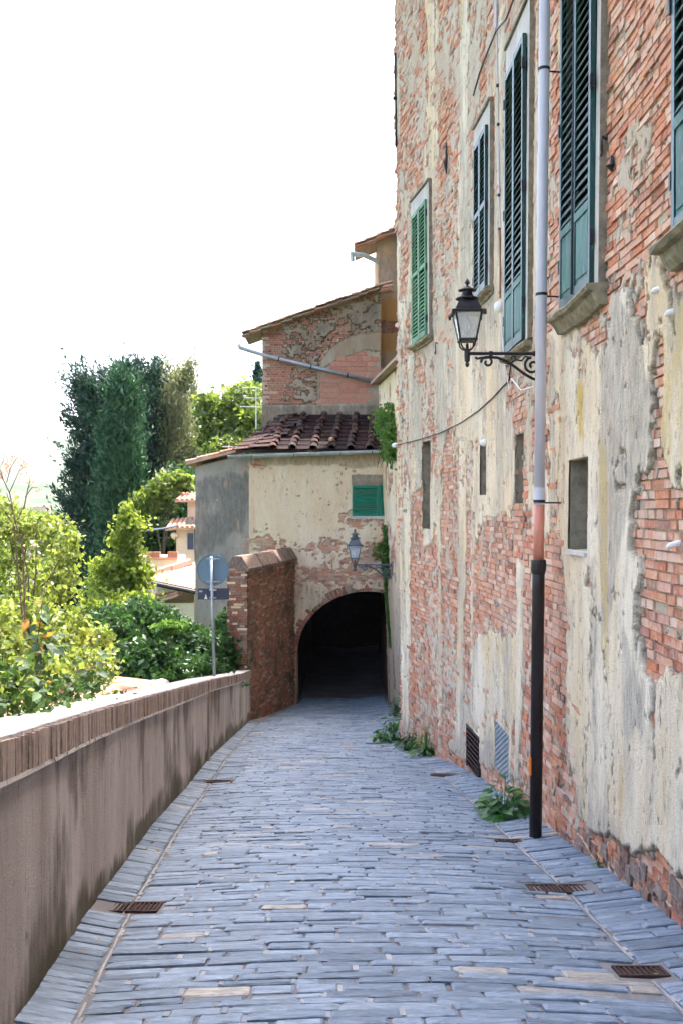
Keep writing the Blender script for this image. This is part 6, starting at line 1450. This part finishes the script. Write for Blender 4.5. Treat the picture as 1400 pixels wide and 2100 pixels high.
# ivy hanging over the wing
iv = [bl(790, 870, 28.2, 22, 34), bl(806, 900, 27.4, 18, 40), bl(798, 925, 28, 14, 22), bl(806, 845, 27.5, 12, 20)]
th_ = thing('hanging_ivy', 'green ivy hanging over the roof end beside the tall building', 'ivy', tuple(at(800, 830, 28)), 'creepers on the pale wing')
P = blob_points(iv, 2600, 60, .25); N = len(P); A = rvec(N); A[:, 2] -= .6; A /= np.linalg.norm(A, axis=1, keepdims=True); B = np.cross(A, rvec(N)); leaves('leaves', P, A*.075, B*.05, MT['lf_ivy'], th_)
m = MB()
for k in range(9): a = at(780+random.uniform(0, 34), 850, 28); m.tube([a, a+Vector((random.uniform(-.1, .1), -.05, -.7)), a+Vector((random.uniform(-.2, .2), -.08, -1.5))], .008, 5)
m.build('vines', MT['twig'], th_)
th_ = thing('creeper', 'mossy green creeper strip down the edge of the pale wing', 'creeper', tuple(gv(29.2, -1, .05)), 'creepers on the pale wing')
Pz = rng.uniform(-2.4, 1.2, 1500); Pu = 29.75-.35*rng.random(1500)-.15*np.sin(Pz*2); q_ = np.stack(GP(Pu, Pz, .03+.1*rng.random(1500)*sstep(-2.4, .5, Pz)), -1); A = rvec(1500); B = np.cross(A, rvec(1500)); leaves('leaves', q_, A*.05, B*.035, MT['lf_ivy'], th_)
iv2 = [bl(785, 1130, 29.2, 16, 20), bl(792, 1160, 29.2, 10, 26)]
th_ = thing('wall_fern', 'small leafy plant growing from the wing wall above the far lantern arm', 'plant', tuple(at(795, 1150, 29.3)), 'creepers on the pale wing')
P = blob_points(iv2, 500, 20, .3); N = len(P); A = rvec(N); B = np.cross(A, rvec(N)); leaves('leaves', P, A*.07, B*.04, MT['lf_ivy'], th_)

# far trees and houses in the valley
for i, (px, py, Y, rx, rz_) in enumerate(((20, 1085, 170, 30, 22), (75, 1110, 150, 26, 24), (105, 1095, 210, 22, 20), (45, 1060, 260, 26, 14), (128, 1120, 140, 20, 30), (0, 1125, 130, 40, 26), (90, 1065, 330, 16, 10))):
    lab = ['hazy round tree at the left edge of the valley', 'pale green tree behind the sunlit twigs', 'distant tree at the foot of the leftmost cypress', 'far low tree under the hazy hill', 'tree just left of the dark cypress foot', 'broad tree low at the left edge of the valley', 'tiny far tree beside the pale valley house'][i]
    bush('valley_tree', lab, 'tree', tuple(at(px, py+rz_*1.5, Y)), [bl(px, py, Y, rx, rz_), bl(px+rx*.4, py+rz_*.4, Y, rx*.7, rz_*.7)], 1800, Y*.006, MT['lf_tree'], 'trees in the valley', cl=40)
for px, py, Y, w, h, lab in ((82, 1043, 420, 14, 5, 'far pale house on the hazy hillside'), (20, 1036, 480, 14, 6, 'far yellowish house at the left edge of the hillside'), (72, 1128, 120, 22, 10, 'pink roofed house among the valley trees')):
    hh = thing('valley_house', lab, 'house', tuple(at(px, py+h, Y)), 'houses in the valley'); k = Y/FPX; c = at(px, py, Y)
    m = MB(); m.box(c+Vector((0, 3, -2)), (w*k*2, 6, h*k*2+4)); m.build('wall', MT['peach'], hh)
    z = c.z+h*k; m = MB(); m.prism([(-.8, z-.1), (6.8, z-.1), (3, z+h*k*.9)], lambda p: Vector((c.x-w*k*1.1, Y+p[0], p[1])), lambda p: Vector((c.x+w*k*1.1, Y+p[0], p[1]))); m.build('roof', MT['tile_red'], hh)

# ------------------------------------------------------------------ haze: one closed box of even, thin air
HAZE = 0.0001
hz = MB(); hz.box((0, 0, 340), (18900, 18900, 840)); 
t = NT('haze'); pv_ = t.n('VolumePrincipled', {'Color': (.86, .92, 1.0, 1), 'Density': HAZE, 'Anisotropy': 0.}); t.t.links.new(pv_.outputs[0], t.out.inputs['Volume'])
ho = hz.build('haze', t.m); stuff(ho)
